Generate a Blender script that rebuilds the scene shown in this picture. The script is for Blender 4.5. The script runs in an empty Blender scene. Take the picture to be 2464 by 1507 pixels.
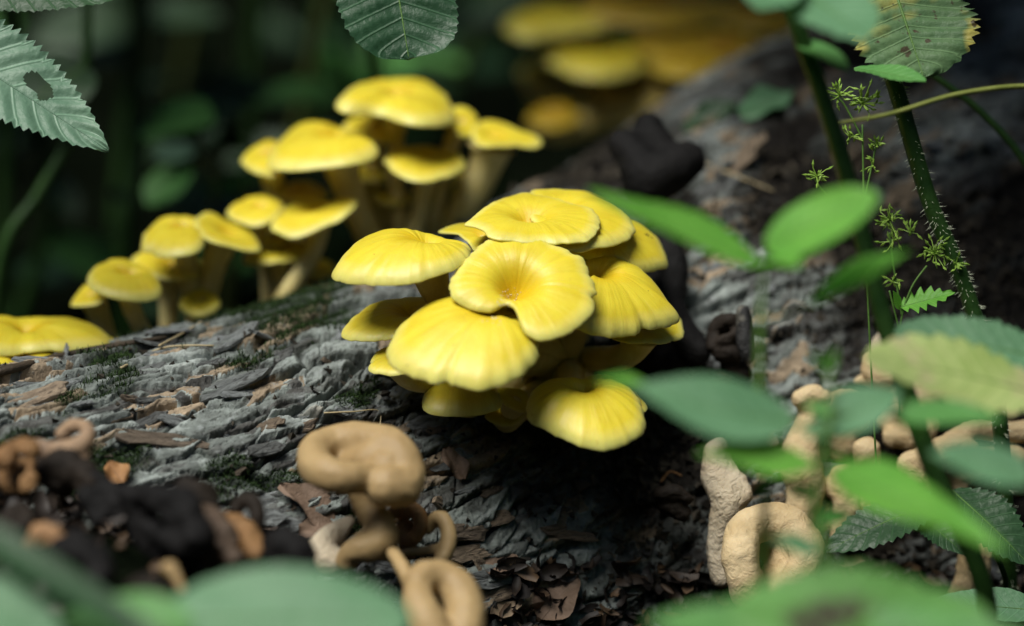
import bpy, math, random
import numpy as np
from mathutils import Vector, Matrix
from mathutils.bvhtree import BVHTree

# ------------------------------------------------------------------ camera, sky, sun, exposure
SC = 0.01                                   # the numbers below are centimetres
PITCH = math.radians(17.0)
FOC = 80.0
FPX = 2464 * FOC / 33.0
scene = bpy.context.scene
cam_d = bpy.data.cameras.new('camera'); cam = bpy.data.objects.new('camera', cam_d)
scene.collection.objects.link(cam); scene.camera = cam
CAM = np.array([0.0, -FOC * math.cos(PITCH), FOC * math.sin(PITCH)])
FWD = np.array([0.0, math.cos(PITCH), -math.sin(PITCH)])
UP = np.array([0.0, math.sin(PITCH), math.cos(PITCH)])
RT = np.array([1.0, 0.0, 0.0])
cam.location = CAM * SC; cam.rotation_euler = (math.radians(90) - PITCH, 0, 0)
cam_d.sensor_width = 36; cam_d.lens = 36 * FOC / 33.0
cam_d.clip_start = 0.02; cam_d.clip_end = 200
cam_d.dof.use_dof = True; cam_d.dof.focus_distance = 0.802; cam_d.dof.aperture_fstop = 3.4
cam_d.dof.aperture_blades = 0

SUN = np.array([-0.30, -0.26, 0.91]); SUN /= np.linalg.norm(SUN)
world = bpy.data.worlds.new('World'); scene.world = world; world.use_nodes = True
wn = world.node_tree.nodes; wl = world.node_tree.links
bg = wn.get('Background') or wn.new('ShaderNodeBackground')
sky = wn.new('ShaderNodeTexSky'); sky.sky_type = 'NISHITA'; sky.sun_disc = False
sky.sun_elevation = math.asin(SUN[2]); sky.sun_rotation = math.atan2(SUN[0], SUN[1])
wl.new(sky.outputs[0], bg.inputs[0]); bg.inputs[1].default_value = 0.05
sun_d = bpy.data.lights.new('sun', 'SUN'); sun = bpy.data.objects.new('sun', sun_d)
scene.collection.objects.link(sun)
sun_d.energy = 5.0; sun_d.angle = math.radians(36); sun_d.color = (1.0, 0.97, 0.9)
sun.rotation_euler = Vector((-SUN).tolist()).to_track_quat('-Z', 'Y').to_euler(); sun.location = (0, 0, 5)
scene.view_settings.view_transform = 'Standard'; scene.view_settings.look = 'None'
scene.view_settings.exposure = -0.05; scene.view_settings.gamma = 1.0
scene.view_settings.use_curve_mapping = False
scene.cycles.use_denoising = True
scene.cycles.max_bounces = 8; scene.cycles.caustics_reflective = False; scene.cycles.caustics_refractive = False

random.seed(7); rng = np.random.default_rng(7)

# ------------------------------------------------------------------ picture and vector helpers
def P(px, py, d):
    return CAM + FWD * d + RT * ((px - 1232) / FPX * d) + UP * ((753.5 - py) / FPX * d)
def cv(x, y, z):                             # direction: right, up, towards the viewer
    v = RT * x + UP * y - FWD * z
    return v / np.linalg.norm(v)
def nrm(v): return v / (np.linalg.norm(v) + 1e-12)
def z1(pts): return [(768.8 + .4577 * a, 423.8 + .4577 * b) for a, b in pts]
def z2(pts): return [(147.8 + .48 * a, 167.5 + .48 * b) for a, b in pts]

def crom(pts, n, closed=False):              # Catmull-Rom through the points
    p = np.asarray(pts, float); m = len(p); out = []
    seg = m if closed else m - 1
    for k in range(n):
        u = k / (n if closed else n - 1) * seg
        i = min(int(u), seg - 1); f = u - i
        g = (lambda j: p[j % m]) if closed else (lambda j: p[min(max(j, 0), m - 1)])
        a, b, c, d = g(i - 1), g(i), g(i + 1), g(i + 2)
        out.append(.5 * (2 * b + (c - a) * f + (2 * a - 5 * b + 4 * c - d) * f * f + (3 * b - a - 3 * c + d) * f ** 3))
    return np.array(out)

# ------------------------------------------------------------------ noise
def h2(ix, iy, s):
    with np.errstate(over='ignore'):
        n = (np.asarray(ix).astype(np.int64) * 374761393 + np.asarray(iy).astype(np.int64) * 668265263 + s * 974711) & 0xFFFFFFFF
        n = ((n ^ (n >> 13)) * 1274126177) & 0xFFFFFFFF
        n = ((n ^ (n >> 16)) * 2246822519) & 0xFFFFFFFF
        n = n ^ (n >> 15)
    return n / 4294967296.0
def vn2(x, y, s):
    ix, iy = np.floor(x), np.floor(y); fx, fy = x - ix, y - iy
    fx = fx * fx * (3 - 2 * fx); fy = fy * fy * (3 - 2 * fy)
    return (h2(ix, iy, s) * (1 - fx) + h2(ix + 1, iy, s) * fx) * (1 - fy) + (h2(ix, iy + 1, s) * (1 - fx) + h2(ix + 1, iy + 1, s) * fx) * fy
def fbm2(x, y, s, o=4):
    r = 0; a = .5
    for k in range(o): r = r + a * vn2(x * 2 ** k, y * 2 ** k, s + k); a *= .5
    return r
def vn3(p, s):
    z = np.floor(p[:, 2]); f = p[:, 2] - z; f = f * f * (3 - 2 * f)
    q = lambda zz: vn2(p[:, 0] + zz * 37.17, p[:, 1] + zz * 11.31, s)
    return q(z) * (1 - f) + q(z + 1) * f
def voro(x, y, s, jit=.9):
    ix, iy = np.floor(x), np.floor(y)
    f1 = np.full(x.shape, 9.); f2 = np.full(x.shape, 9.); cx = np.zeros_like(x); cy = np.zeros_like(x); ox = np.zeros_like(x); oy = np.zeros_like(x)
    for i in (-1, 0, 1):
        for j in (-1, 0, 1):
            gx, gy = ix + i, iy + j
            dx = gx + .5 + jit * (h2(gx, gy, s) - .5) - x; dy = gy + .5 + jit * (h2(gx, gy, s + 5) - .5) - y
            d = np.sqrt(dx * dx + dy * dy); m = d < f1
            f2 = np.where(m, f1, np.minimum(f2, d)); f1 = np.where(m, d, f1)
            cx = np.where(m, gx, cx); cy = np.where(m, gy, cy); ox = np.where(m, dx, ox); oy = np.where(m, dy, oy)
    return f1, f2, cx, cy, ox, oy

# ------------------------------------------------------------------ object helpers
ORG = {}
def link(o): scene.collection.objects.link(o); return o
def tag(o, label=None, cat=None, group=None, kind=None):
    if label: o['label'] = label
    if cat: o['category'] = cat
    if group: o['group'] = group
    if kind: o['kind'] = kind
    return o
def thing(name, base, label, cat, group=None):
    o = bpy.data.objects.new(name, None); o.empty_display_size = .01; link(o)
    o.location = [float(c) * SC for c in base]; ORG[o.name] = np.asarray(base, float)
    return tag(o, label, cat, group)
def mk(name, V, F, mat, parent=None, smooth=True, attr=None, origin=None):
    V = np.asarray(V, float)
    if parent is not None: org = ORG[parent.name]
    else: org = np.asarray(origin, float) if origin is not None else np.zeros(3)
    me = bpy.data.meshes.new(name)
    me.from_pydata(((V - org) * SC).tolist(), [], F)
    if smooth: me.polygons.foreach_set('use_smooth', np.ones(len(me.polygons), dtype=bool))
    if attr is not None:
        for an, av in attr.items():
            at = me.attributes.new(an, 'FLOAT_VECTOR', 'POINT'); at.data.foreach_set('vector', np.asarray(av, np.float32).ravel())
    me.materials.append(mat)
    o = bpy.data.objects.new(name, me); link(o)
    if parent is not None: o.parent = parent
    else: o.location = org * SC
    ORG[o.name] = org
    return o
def join(parts):
    V = []; F = []; n = 0
    for v, f in parts:
        V.append(np.asarray(v, float)); F += [tuple(i + n for i in q) for q in f]; n += len(v)
    return np.vstack(V), F
def tube(path, rad, ns=10, squash=1.0):
    path = np.asarray(path, float); n = len(path); rad = np.broadcast_to(np.asarray(rad, float), (n,))
    T = np.gradient(path, axis=0); T /= np.linalg.norm(T, axis=1)[:, None] + 1e-12
    a = np.array([0, 0, 1.0]) if abs(T[0][2]) < .9 else np.array([1.0, 0, 0])
    N = nrm(np.cross(T[0], a)); V = []; F = []
    for i in range(n):
        N = nrm(N - T[i] * N.dot(T[i])); B = np.cross(T[i], N)
        for k in range(ns):
            t = 2 * math.pi * k / ns
            V.append(path[i] + rad[i] * (math.cos(t) * N + squash * math.sin(t) * B))
    for i in range(n - 1):
        for k in range(ns):
            k2 = (k + 1) % ns
            F.append((i * ns + k, i * ns + k2, (i + 1) * ns + k2, (i + 1) * ns + k))
    V.append(path[0] - T[0] * rad[0] * .4); V.append(path[-1] + T[-1] * rad[-1] * .4)
    for k in range(ns):
        k2 = (k + 1) % ns
        F.append((n * ns, k2, k)); F.append((n * ns + 1, (n - 1) * ns + k, (n - 1) * ns + k2))
    return np.array(V), F

# ------------------------------------------------------------------ materials
def new_mat(name):
    m = bpy.data.materials.new(name); m.use_nodes = True
    nt = m.node_tree; b = nt.nodes.get('Principled BSDF'); return m, nt, b
def N(nt, typ, **kw):
    n = nt.nodes.new(typ)
    for k, v in kw.items(): setattr(n, k, v)
    return n
def ramp(nt, fac, stops, interp='LINEAR'):
    r = N(nt, 'ShaderNodeValToRGB'); r.color_ramp.interpolation = interp
    e = r.color_ramp.elements
    while len(e) < len(stops): e.new(.5)
    for i, (p, c) in enumerate(stops): e[i].position = p; e[i].color = (*c, 1)
    nt.links.new(fac, r.inputs[0]); return r.outputs[0]
def noise(nt, scale, detail=4, vec=None, rough=.55, dist=0):
    n = N(nt, 'ShaderNodeTexNoise'); n.inputs['Scale'].default_value = scale; n.inputs['Detail'].default_value = detail
    n.inputs['Roughness'].default_value = rough; n.inputs['Distortion'].default_value = dist
    if vec is None:
        t = nt.nodes.get('TC') or N(nt, 'ShaderNodeTexCoord', name='TC'); vec = t.outputs['Object']
    nt.links.new(vec, n.inputs['Vector']); return n
def mix(nt, fac, a, b, mode='MIX'):
    m = N(nt, 'ShaderNodeMix', data_type='RGBA', blend_type=mode)
    for i, v in ((0, fac), (6, a), (7, b)):
        if hasattr(v, 'links'): nt.links.new(v, m.inputs[i])
        elif isinstance(v, tuple): m.inputs[i].default_value = (*v, 1)
        else: m.inputs[i].default_value = v
    return m.outputs[2]
def math_n(nt, op, a, b=0.0, c=None):
    m = N(nt, 'ShaderNodeMath', operation=op)
    for i, v in enumerate((a, b, c)):
        if v is None: continue
        if hasattr(v, 'links'): nt.links.new(v, m.inputs[i])
        else: m.inputs[i].default_value = v
    return m.outputs[0]
def bump(nt, b, h, strength, dist):
    n = N(nt, 'ShaderNodeBump'); n.inputs['Strength'].default_value = strength; n.inputs['Distance'].default_value = dist
    nt.links.new(h, n.inputs['Height']); nt.links.new(n.outputs[0], b.inputs['Normal']); return n
def attr_xyz(nt, name):
    a = N(nt, 'ShaderNodeAttribute', attribute_name=name); s = N(nt, 'ShaderNodeSeparateXYZ')
    nt.links.new(a.outputs['Vector'], s.inputs[0]); return a.outputs['Vector'], s.outputs

def cap_material(name, centre, mid, rim, sss=.25):
    m, nt, b = new_mat(name)
    vec, xyz = attr_xyz(nt, 'pc')
    mp = N(nt, 'ShaderNodeMapping'); mp.inputs['Scale'].default_value = (9, 9, 1.6); nt.links.new(vec, mp.inputs[0])
    st = noise(nt, 1.0, 5, mp.outputs[0], .6)
    col = ramp(nt, xyz[2], [(0.0, centre), (.16, centre), (.42, mid), (.8, mid), (1.0, rim)])
    s1 = ramp(nt, st.outputs[0], [(.30, (.86, .83, .66)), (.48, (1, 1, 1)), (.72, (1.0, 1.0, 1.0))])
    col = mix(nt, .75, col, s1, 'MULTIPLY')
    pale = ramp(nt, st.outputs[0], [(.58, (0, 0, 0)), (.8, (1, 1, 1))])
    pf = math_n(nt, 'MULTIPLY', pale, .30)
    col = mix(nt, pf, col, rim)
    bl = noise(nt, 90, 4); bf = ramp(nt, bl.outputs[0], [(.35, (.9, .86, .7)), (.6, (1, 1, 1))])
    col = mix(nt, .8, col, bf, 'MULTIPLY')
    st2 = noise(nt, 210, 3, dist=.6); sf = ramp(nt, st2.outputs[0], [(.66, (0, 0, 0)), (.74, (1, 1, 1))]); col = mix(nt, math_n(nt, 'MULTIPLY', sf, .35), col, (.50, .36, .03))
    nt.links.new(col, b.inputs['Base Color'])
    b.inputs['Roughness'].default_value = .42; b.inputs['Specular IOR Level'].default_value = .45
    b.inputs['Subsurface Weight'].default_value = sss; b.inputs['Subsurface Radius'].default_value = (1.0, .55, .08); b.inputs['Subsurface Scale'].default_value = .004
    fine = noise(nt, 700, 3)
    hh = math_n(nt, 'ADD', st.outputs[0], math_n(nt, 'MULTIPLY', fine.outputs[0], .25))
    bump(nt, b, hh, .26, .0012)
    return m
YEL = cap_material('yellow_cap_skin', (.68, .49, .014), (.72, .595, .040), (.77, .70, .20))
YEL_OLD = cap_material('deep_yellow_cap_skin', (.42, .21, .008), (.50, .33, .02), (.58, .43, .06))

def soft_material(name, c0, c1, rough=.6, sss=.15, scale=120, bs=.4, bd=.0012, dark=None):
    m, nt, b = new_mat(name)
    n1 = noise(nt, scale, 5); col = ramp(nt, n1.outputs[0], [(.3, c0), (.7, c1)])
    if dark is not None:
        n2 = noise(nt, scale * .35, 4); f = ramp(nt, n2.outputs[0], [(.5, (0, 0, 0)), (.68, (1, 1, 1))]); col = mix(nt, f, col, dark)
    nt.links.new(col, b.inputs['Base Color']); b.inputs['Roughness'].default_value = rough
    b.inputs['Specular IOR Level'].default_value = .3
    if sss: b.inputs['Subsurface Weight'].default_value = sss; b.inputs['Subsurface Radius'].default_value = (1, .6, .3); b.inputs['Subsurface Scale'].default_value = .002
    n3 = noise(nt, scale * 5, 4, dist=1.2); bump(nt, b, n3.outputs[0], bs, bd)
    return m
GILL = soft_material('yellow_gills', (.62, .46, .06), (.74, .60, .14), .6, .2)
STEM = soft_material('cream_yellow_stem', (.66, .54, .18), (.80, .70, .34), .55, .2)
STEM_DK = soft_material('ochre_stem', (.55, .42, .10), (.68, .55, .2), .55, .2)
TAN = soft_material('tan_fungus', (.31, .21, .095), (.45, .32, .155), .55, .1, 45, .2, .0010, (.27, .18, .085))
TAN_W = soft_material('wrinkled_tan_fungus', (.44, .32, .16), (.64, .51, .31), .7, .1, 70, .5, .0016)
PALE = soft_material('pale_fungus', (.46, .38, .26), (.66, .58, .44), .7, .1, 60, .8, .002, (.36, .24, .12))
BROWN = soft_material('brown_fungus', (.16, .08, .03), (.30, .17, .07), .7, .05, 60, .6, .002)
BLACK = soft_material('black_fungus', (.004, .004, .004), (.012, .011, .011), .75, 0, 50, .5, .0015)
BLACK_B = soft_material('brown_black_fungus', (.007, .006, .005), (.03, .022, .016), .7, 0, 50, .6, .0015)
for _m in (BLACK, BLACK_B): _m.node_tree.nodes['Principled BSDF'].inputs['Specular IOR Level'].default_value = .15
SPECK = soft_material('black_fungus_with_white_flecks', (.01, .01, .01), (.03, .03, .03), .6, 0, 100, .6, .0015, (.5, .47, .38))
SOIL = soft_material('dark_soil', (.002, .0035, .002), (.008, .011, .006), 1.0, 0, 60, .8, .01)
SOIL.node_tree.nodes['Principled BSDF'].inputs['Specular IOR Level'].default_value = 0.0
CRUMB = soft_material('humus_crumbs', (.01, .009, .007), (.06, .05, .035), .8, 0, 90, .5, .001)
DEAD = soft_material('dead_leaf', (.09, .06, .04), (.26, .18, .13), .7, 0, 80, .5, .001)
DEAD_O = soft_material('orange_dead_leaf', (.22, .10, .035), (.42, .24, .10), .65, 0, 80, .5, .001)
STRAW = soft_material('dry_straw', (.34, .27, .14), (.5, .42, .26), .6, 0, 100, .3, .001)
TWIG = soft_material('dark_twig', (.03, .022, .014), (.08, .06, .04), .7, 0, 100, .5, .001)
GSTEM = soft_material('green_stem', (.012, .04, .008), (.03, .075, .016), .4, 0, 120, .3, .001)
GSTEM_L = soft_material('light_green_stem', (.05, .12, .02), (.10, .2, .04), .45, 0, 120, .3, .001)
OLIVE = soft_material('olive_stem', (.03, .04, .008), (.07, .09, .02), .5, 0, 120, .3, .001)
HAIR = soft_material('stem_hair', (.5, .56, .4), (.7, .75, .56), .5, 0, 120, .1, .001)
MOSS = soft_material('moss_strand', (.010, .028, .006), (.035, .07, .014), .8, 0, 260, .2, .001)
BUD = soft_material('green_flower_bud', (0.156, 0.286, 0.039), (0.286, 0.442, 0.078), .5, 0, 200, .2, .001)

def leaf_material(name, c0, c1, rough=.42, trans=.35, spots=None, spec=.4):
    m, nt, b = new_mat(name)
    vec, xyz = attr_xyz(nt, 'pc')
    n1 = noise(nt, 55, 5); col = ramp(nt, n1.outputs[0], [(.3, c0), (.7, c1)])
    if spots:
        n2 = noise(nt, spots[1], 3); f = ramp(nt, n2.outputs[0], [(spots[2], (0, 0, 0)), (spots[2] + .07, (1, 1, 1))]); col = mix(nt, f, col, spots[0])
        if len(spots) > 3:
            n4 = noise(nt, 260, 2); f = ramp(nt, n4.outputs[0], [(.62, (0, 0, 0)), (.67, (1, 1, 1))]); col = mix(nt, math_n(nt, 'MULTIPLY', f, spots[4]), col, spots[3])
    # side veins: pale lines leaving the midrib
    s_abs = math_n(nt, 'ABSOLUTE', xyz[1])
    ph = math_n(nt, 'SUBTRACT', xyz[0], math_n(nt, 'MULTIPLY', s_abs, .16))
    wv = math_n(nt, 'ABSOLUTE', math_n(nt, 'SUBTRACT', math_n(nt, 'FRACT', math_n(nt, 'MULTIPLY', ph, 9.0)), .5))
    line = ramp(nt, wv, [(0.0, (1, 1, 1)), (.09, (0, 0, 0))])
    col = mix(nt, math_n(nt, 'MULTIPLY', line, .32), col, tuple(min(1, v * 2.0 + .02) for v in c1))
    nt.links.new(col, b.inputs['Base Color']); b.inputs['Roughness'].default_value = rough; b.inputs['Specular IOR Level'].default_value = spec
    hh = math_n(nt, 'SUBTRACT', noise(nt, 420, 4).outputs[0], math_n(nt, 'MULTIPLY', line, .8))
    bm = bump(nt, b, hh, .35, .0012)
    tr = N(nt, 'ShaderNodeBsdfTranslucent')
    tc = mix(nt, 1.0, col, (1.0, 1.0, .55), 'MULTIPLY'); nt.links.new(tc, tr.inputs[0])
    ms = N(nt, 'ShaderNodeMixShader'); ms.inputs[0].default_value = trans
    nt.links.new(b.outputs[0], ms.inputs[1]); nt.links.new(tr.outputs[0], ms.inputs[2])
    nt.links.new(ms.outputs[0], nt.nodes['Material Output'].inputs[0])
    return m
L_TEAL = leaf_material('bluish_green_leaf', (0.089, 0.217, 0.102), (0.140, 0.293, 0.153), .5, .2)
L_GREY = leaf_material('grey_green_leaf', (0.098, 0.195, 0.124), (0.156, 0.273, 0.182), .45, .15)
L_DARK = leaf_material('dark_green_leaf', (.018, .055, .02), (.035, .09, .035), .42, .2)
L_MID = leaf_material('mid_green_leaf', (0.086, 0.272, 0.064), (0.143, 0.372, 0.100), .45, .35)
L_BRIGHT = leaf_material('bright_green_leaf', (0.147, 0.463, 0.058), (0.249, 0.628, 0.099), .45, .5)
L_PALE = leaf_material('pale_yellow_green_leaf', (0.330, 0.462, 0.121), (0.484, 0.594, 0.220), .5, .3, ((.5, .5, .24), 40, .56))
L_SPOT = leaf_material('yellowing_spotted_leaf', (.07, .15, .06), (.12, .21, .09), .5, .25, ((.42, .38, .09), 30, .47, (.05, .03, .015), .9))
L_HOLE = leaf_material('green_leaf_with_brown_blotch', (0.117, 0.312, 0.065), (0.182, 0.416, 0.117), .45, .35, ((.07, .055, .04), 48, .54))
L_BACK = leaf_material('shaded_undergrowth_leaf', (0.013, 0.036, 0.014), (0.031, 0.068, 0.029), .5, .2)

def bark_material():
    m, nt, b = new_mat('bark')
    vec, xyz = attr_xyz(nt, 'tone')
    c1 = ramp(nt, xyz[0], [(0.0, (.035, .033, .03)), (.22, (.10, .10, .095)), (.42, (.19, .215, .20)), (.78, (.38, .42, .40)), (.9, (.27, .21, .145)), (1.0, (.37, .29, .2))])
    n1 = noise(nt, 130, 6, rough=.65); c2 = ramp(nt, n1.outputs[0], [(.3, (.35, .36, .35)), (.5, (.9, .9, .9)), (.72, (1.35, 1.37, 1.36))])
    col = mix(nt, .9, c1, c2, 'MULTIPLY')
    n2 = noise(nt, 420, 4, rough=.6); f2 = ramp(nt, n2.outputs[0], [(.56, (0, 0, 0)), (.68, (1, 1, 1))])
    col = mix(nt, math_n(nt, 'MULTIPLY', f2, .55), col, (.03, .028, .024))
    n3 = noise(nt, 240, 4); f3 = ramp(nt, n3.outputs[0], [(.6, (0, 0, 0)), (.72, (1, 1, 1))])
    col = mix(nt, math_n(nt, 'MULTIPLY', f3, .55), col, (.34, .365, .37))
    col = mix(nt, xyz[2], col, (.014, .03, .010))                   # green film where moss grows
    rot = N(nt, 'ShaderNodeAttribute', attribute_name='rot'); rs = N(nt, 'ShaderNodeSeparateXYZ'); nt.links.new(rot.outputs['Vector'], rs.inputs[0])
    col = mix(nt, rs.outputs[0], col, (.012, .010, .008))           # rotten black wood, and shade painted into the bark
    nt.links.new(col, b.inputs['Base Color']); b.inputs['Roughness'].default_value = .75; b.inputs['Specular IOR Level'].default_value = .2
    n4 = noise(nt, 900, 5, rough=.7); bump(nt, b, math_n(nt, 'ADD', n4.outputs[0], n1.outputs[0]), .55, .0022)
    return m
BARK = bark_material()
def flake_material(name, a, bcol, c):
    m, nt, b = new_mat(name)
    oi = N(nt, 'ShaderNodeObjectInfo'); n1 = noise(nt, 150, 6, rough=.65)
    base = ramp(nt, oi.outputs['Random'], [(0, a), (.55, bcol), (1, c)])
    col = mix(nt, .9, base, ramp(nt, n1.outputs[0], [(.32, (.3, .3, .3)), (.5, (.9, .9, .9)), (.7, (1.4, 1.4, 1.4))]), 'MULTIPLY')
    n2 = noise(nt, 420, 4); f2 = ramp(nt, n2.outputs[0], [(.57, (0, 0, 0)), (.68, (1, 1, 1))]); col = mix(nt, math_n(nt, 'MULTIPLY', f2, .75), col, (.035, .03, .026))
    nt.links.new(col, b.inputs['Base Color']); b.inputs['Roughness'].default_value = .62; b.inputs['Specular IOR Level'].default_value = .35
    n4 = noise(nt, 500, 6, rough=.75); bump(nt, b, math_n(nt, 'ADD', n4.outputs[0], n1.outputs[0]), .8, .0030)
    return m
FLAKE_G = flake_material('grey_bark_flake', (.12, .125, .12), (.23, .25, .245), (.33, .355, .36))
FLAKE_T = flake_material('tan_bark_flake', (.17, .135, .10), (.28, .215, .15), (.40, .31, .22))

# ------------------------------------------------------------------ ground (with a ring of banks added to block low sky)
def ground_z(x, y):
    r = np.hypot(x, y)
    z = -13.0 - .03 * x * np.exp(-(r / 90) ** 2)
    z = z + 9.5 * np.exp(-(((x + 13) / 10) ** 2 + ((y + 11) / 5.5) ** 2)) + 3.2 * np.exp(-(((x - 14) / 9) ** 2 + ((y - 3) / 7) ** 2))                  # litter heaped against the log
    z = z + 1.6 * (fbm2(x / 23 + 5, y / 23 + 9, 31, 4) - .47) + 14 * (fbm2(x / 260, y / 260, 77, 3) - .44) * np.clip(r / 150 - .6, 0, 1)
    k = np.clip((r - 230) / 420, 0, 1)  # banks out of view, shaped to keep low skylight out
    return z + 330 * k * k * (3 - 2 * k)
def build_ground():
    a = np.concatenate([np.linspace(-2600, -700, 14)[:-1], np.linspace(-700, -60, 50)[:-1], np.linspace(-60, 60, 200), np.linspace(60, 700, 50)[1:], np.linspace(700, 2600, 14)[1:]])
    X, Y = np.meshgrid(a, a + 20, indexing='ij'); Z = ground_z(X, Y)
    nx, ny = X.shape; V = np.stack([X, Y, Z], -1).reshape(-1, 3)
    i, j = np.meshgrid(np.arange(nx - 1), np.arange(ny - 1), indexing='ij'); k = (i * ny + j).ravel()
    F = np.stack([k, k + ny, k + ny + 1, k + 1], 1).tolist()
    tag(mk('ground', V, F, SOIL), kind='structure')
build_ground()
def on_ground(px, d):
    p = P(px, 900, d); p[2] = ground_z(p[0], p[1]); return p

# ------------------------------------------------------------------ the fallen log
NODES = [(-900, 1850, 68, 8.4), (-400, 1680, 76, 9.0), (0, None, 82, 9.5, 912), (300, None, 85, 10.5, 846), (600, None, 87.5, 11.5, 776), (850, None, 90.5, 12.8, 690),
         (1130, None, 95.5, 15.5, 560), (1400, None, 100, 18.0, 390), (1700, None, 105, 21.5, 190), (2000, None, 109.5, 24.5, 50), (2300, None, 113.5, 26.5, -60), (2700, None, 117, 28, -130), (3300, None, 123, 29, -180)]
nd = []
for q in NODES:
    px, py, d, R = q[:4]
    if py is None: py = q[4] + R * FPX / d
    nd.append([*P(px, py, d), R, px])
nd = np.array(nd)
def log_axis(n):                                       # sections packed where the camera looks
    A = crom(nd, 4000); w = np.where((A[:, 4] > -60) & (A[:, 4] < 2530), 1.0, .16) * np.r_[0, np.linalg.norm(np.diff(A[:, :3], axis=0), axis=1)]
    c = np.cumsum(w); u = np.linspace(0, c[-1], n); return np.stack([np.interp(u, c, A[:, k]) for k in range(5)], 1)
ARC0, ARC1 = math.radians(-40), math.radians(109)     # the arc turned to the viewer; 0 faces the viewer, +90 is up
def log_grid(nu, phis):
    A = log_axis(nu); C = A[:, :3]; R = A[:, 3]
    cs, sn = np.cos(phis), np.sin(phis)
    Pm = C[:, None, :] + R[:, None, None] * (cs[None, :, None] * (-FWD)[None, None, :] + sn[None, :, None] * UP[None, None, :])
    return A, Pm
def grid_faces(nu, nv, wrap=False):
    i, j = np.meshgrid(np.arange(nu - 1), np.arange(nv if wrap else nv - 1), indexing='ij')
    i, j = i.ravel(), j.ravel(); j2 = (j + 1) % nv
    return np.stack([i * nv + j, i * nv + j2, (i + 1) * nv + j2, (i + 1) * nv + j], 1)
def build_log():
    nu, nd_ = 1250, 600
    phis = np.concatenate([np.linspace(ARC0, ARC1, nd_), np.linspace(ARC1, ARC0 + 2 * math.pi, 50)[1:-1]])
    nv = len(phis); A, Pm = log_grid(nu, phis)
    C = A[:, :3]; seg = np.r_[0, np.cumsum(np.linalg.norm(np.diff(C, axis=0), axis=1))]
    S = np.repeat(seg[:, None], nv, 1); Tt = np.repeat(phis[None, :], nu, 0) * (9.5 + .75 * (A[:, 3:4] - 9.5)) * 1.05
    Tt0 = Tt; Tt = Tt - .17 * S
    nrmv = nrm3(Pm)
    # bark: plates at three sizes, each with its own height and tilt, and open fissures
    ws = S + 1.2 * (fbm2(S / 4, Tt / 4, 3) - .47) ; wt = Tt + .9 * (fbm2(S / 5 + 40, Tt / 2.5, 4) - .47) + .5 * (fbm2(S / 1.2, Tt / .9, 6, 3) - .44)
    f1, f2, cx, cy, ox, oy = voro(ws / 9.5, wt / 1.55, 11)
    big = h2(cx, cy, 21); H = .24 * big + .34 * oy * (.35 + .65 * h2(cx, cy, 22))
    crack = np.clip(1 - (f2 - f1) / .10, 0, 1) ** 1.2; H -= .60 * crack * (.35 + .65 * (h2(cx, cy, 25) > .3))
    w2s = S + .45 * (fbm2(S / 1.1, Tt / 1.1, 8, 3) - .44) * 2; w2t = wt + .35 * (fbm2(S / .9 + 9, Tt / .8, 9, 3) - .44) * 2
    g1, g2, dx, dy, px_, py_ = voro(w2s / 2.4, w2t / .80, 12)
    mid = h2(dx, dy, 23); H += .15 * mid + .20 * py_ * (.3 + .7 * h2(dx, dy, 26)) - .20 * np.clip(1 - (g2 - g1) / .09, 0, 1)
    w3s = w2s + .2 * (vn2(S / .3, Tt / .3, 14) - .5); w3t = w2t + .2 * (vn2(S / .3 + 7, Tt / .3, 15) - .5)
    e1, e2, ex, ey, qx, qy = voro(w3s / .95, w3t / .30, 13)
    sm = h2(ex, ey, 24); H += .06 * sm + .09 * qy * h2(ex, ey, 27) - .035 * np.clip(1 - (e2 - e1) / .12, 0, 1)
    H += .09 * (fbm2(S / .35, Tt / .22, 16, 4) - .47) + .8 * (fbm2(S / 9, Tt0 / 6, 17, 3) - .44)
    H += .055 * (fbm2(w2s / .8, w2t / .10, 18, 3) - .44) + .05 * (np.abs(fbm2(S / .22, Tt / .12, 19, 3) - .44) * 2 - .15)
    e1, e2, ex2, ey2, q1, q2 = voro(w3s / .34, w3t / .13, 44); H += .035 * h2(ex2, ey2, 45) + .035 * q2 * h2(ex2, ey2, 46)
    # dark mask: rotted wood with its plates gone, plus painted shade
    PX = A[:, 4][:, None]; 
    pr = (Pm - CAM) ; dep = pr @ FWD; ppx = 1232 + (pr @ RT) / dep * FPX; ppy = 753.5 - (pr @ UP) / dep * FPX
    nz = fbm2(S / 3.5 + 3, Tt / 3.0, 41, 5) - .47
    rot = np.clip(1.45 - np.hypot((ppx - 1560) / 330, (ppy - 1060) / 190) + nz * 1.5, 0, 1)  # decayed wood, with the shade under the cluster put into its colour
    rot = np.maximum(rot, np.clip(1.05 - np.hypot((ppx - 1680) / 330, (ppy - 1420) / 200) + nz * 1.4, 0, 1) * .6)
    rot = np.maximum(rot, np.clip(1.35 - np.hypot((ppx - 1520) / 210, (ppy - 400) / 200) + nz * 1.4, 0, 1) * .9)  # darker patch on the bark behind the cluster
    rot = np.maximum(rot, np.clip((ppx - 1350) / 500, 0, 1) * np.clip(.48 + nz * 2.4, 0, .85))  # right half darkened in colour, standing in for overhead shade
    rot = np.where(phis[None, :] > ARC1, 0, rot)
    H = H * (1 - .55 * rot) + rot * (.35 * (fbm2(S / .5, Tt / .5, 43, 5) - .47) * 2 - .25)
    V = Pm + nrmv * H[..., None]
    moss = np.clip((fbm2(S / 2.6 + 11, Tt / 1.5 + 2, 51, 5) - .50) * 7, 0, 1) * np.clip((Tt0 - 3.5) / 3, 0, 1) * np.clip((1150 - ppx) / 250, 0, 1)
    top = np.clip(1.25 - np.hypot((ppx - 700) / 260, (ppy - 770) / 70) + nz * 1.6, 0, 1)
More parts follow.
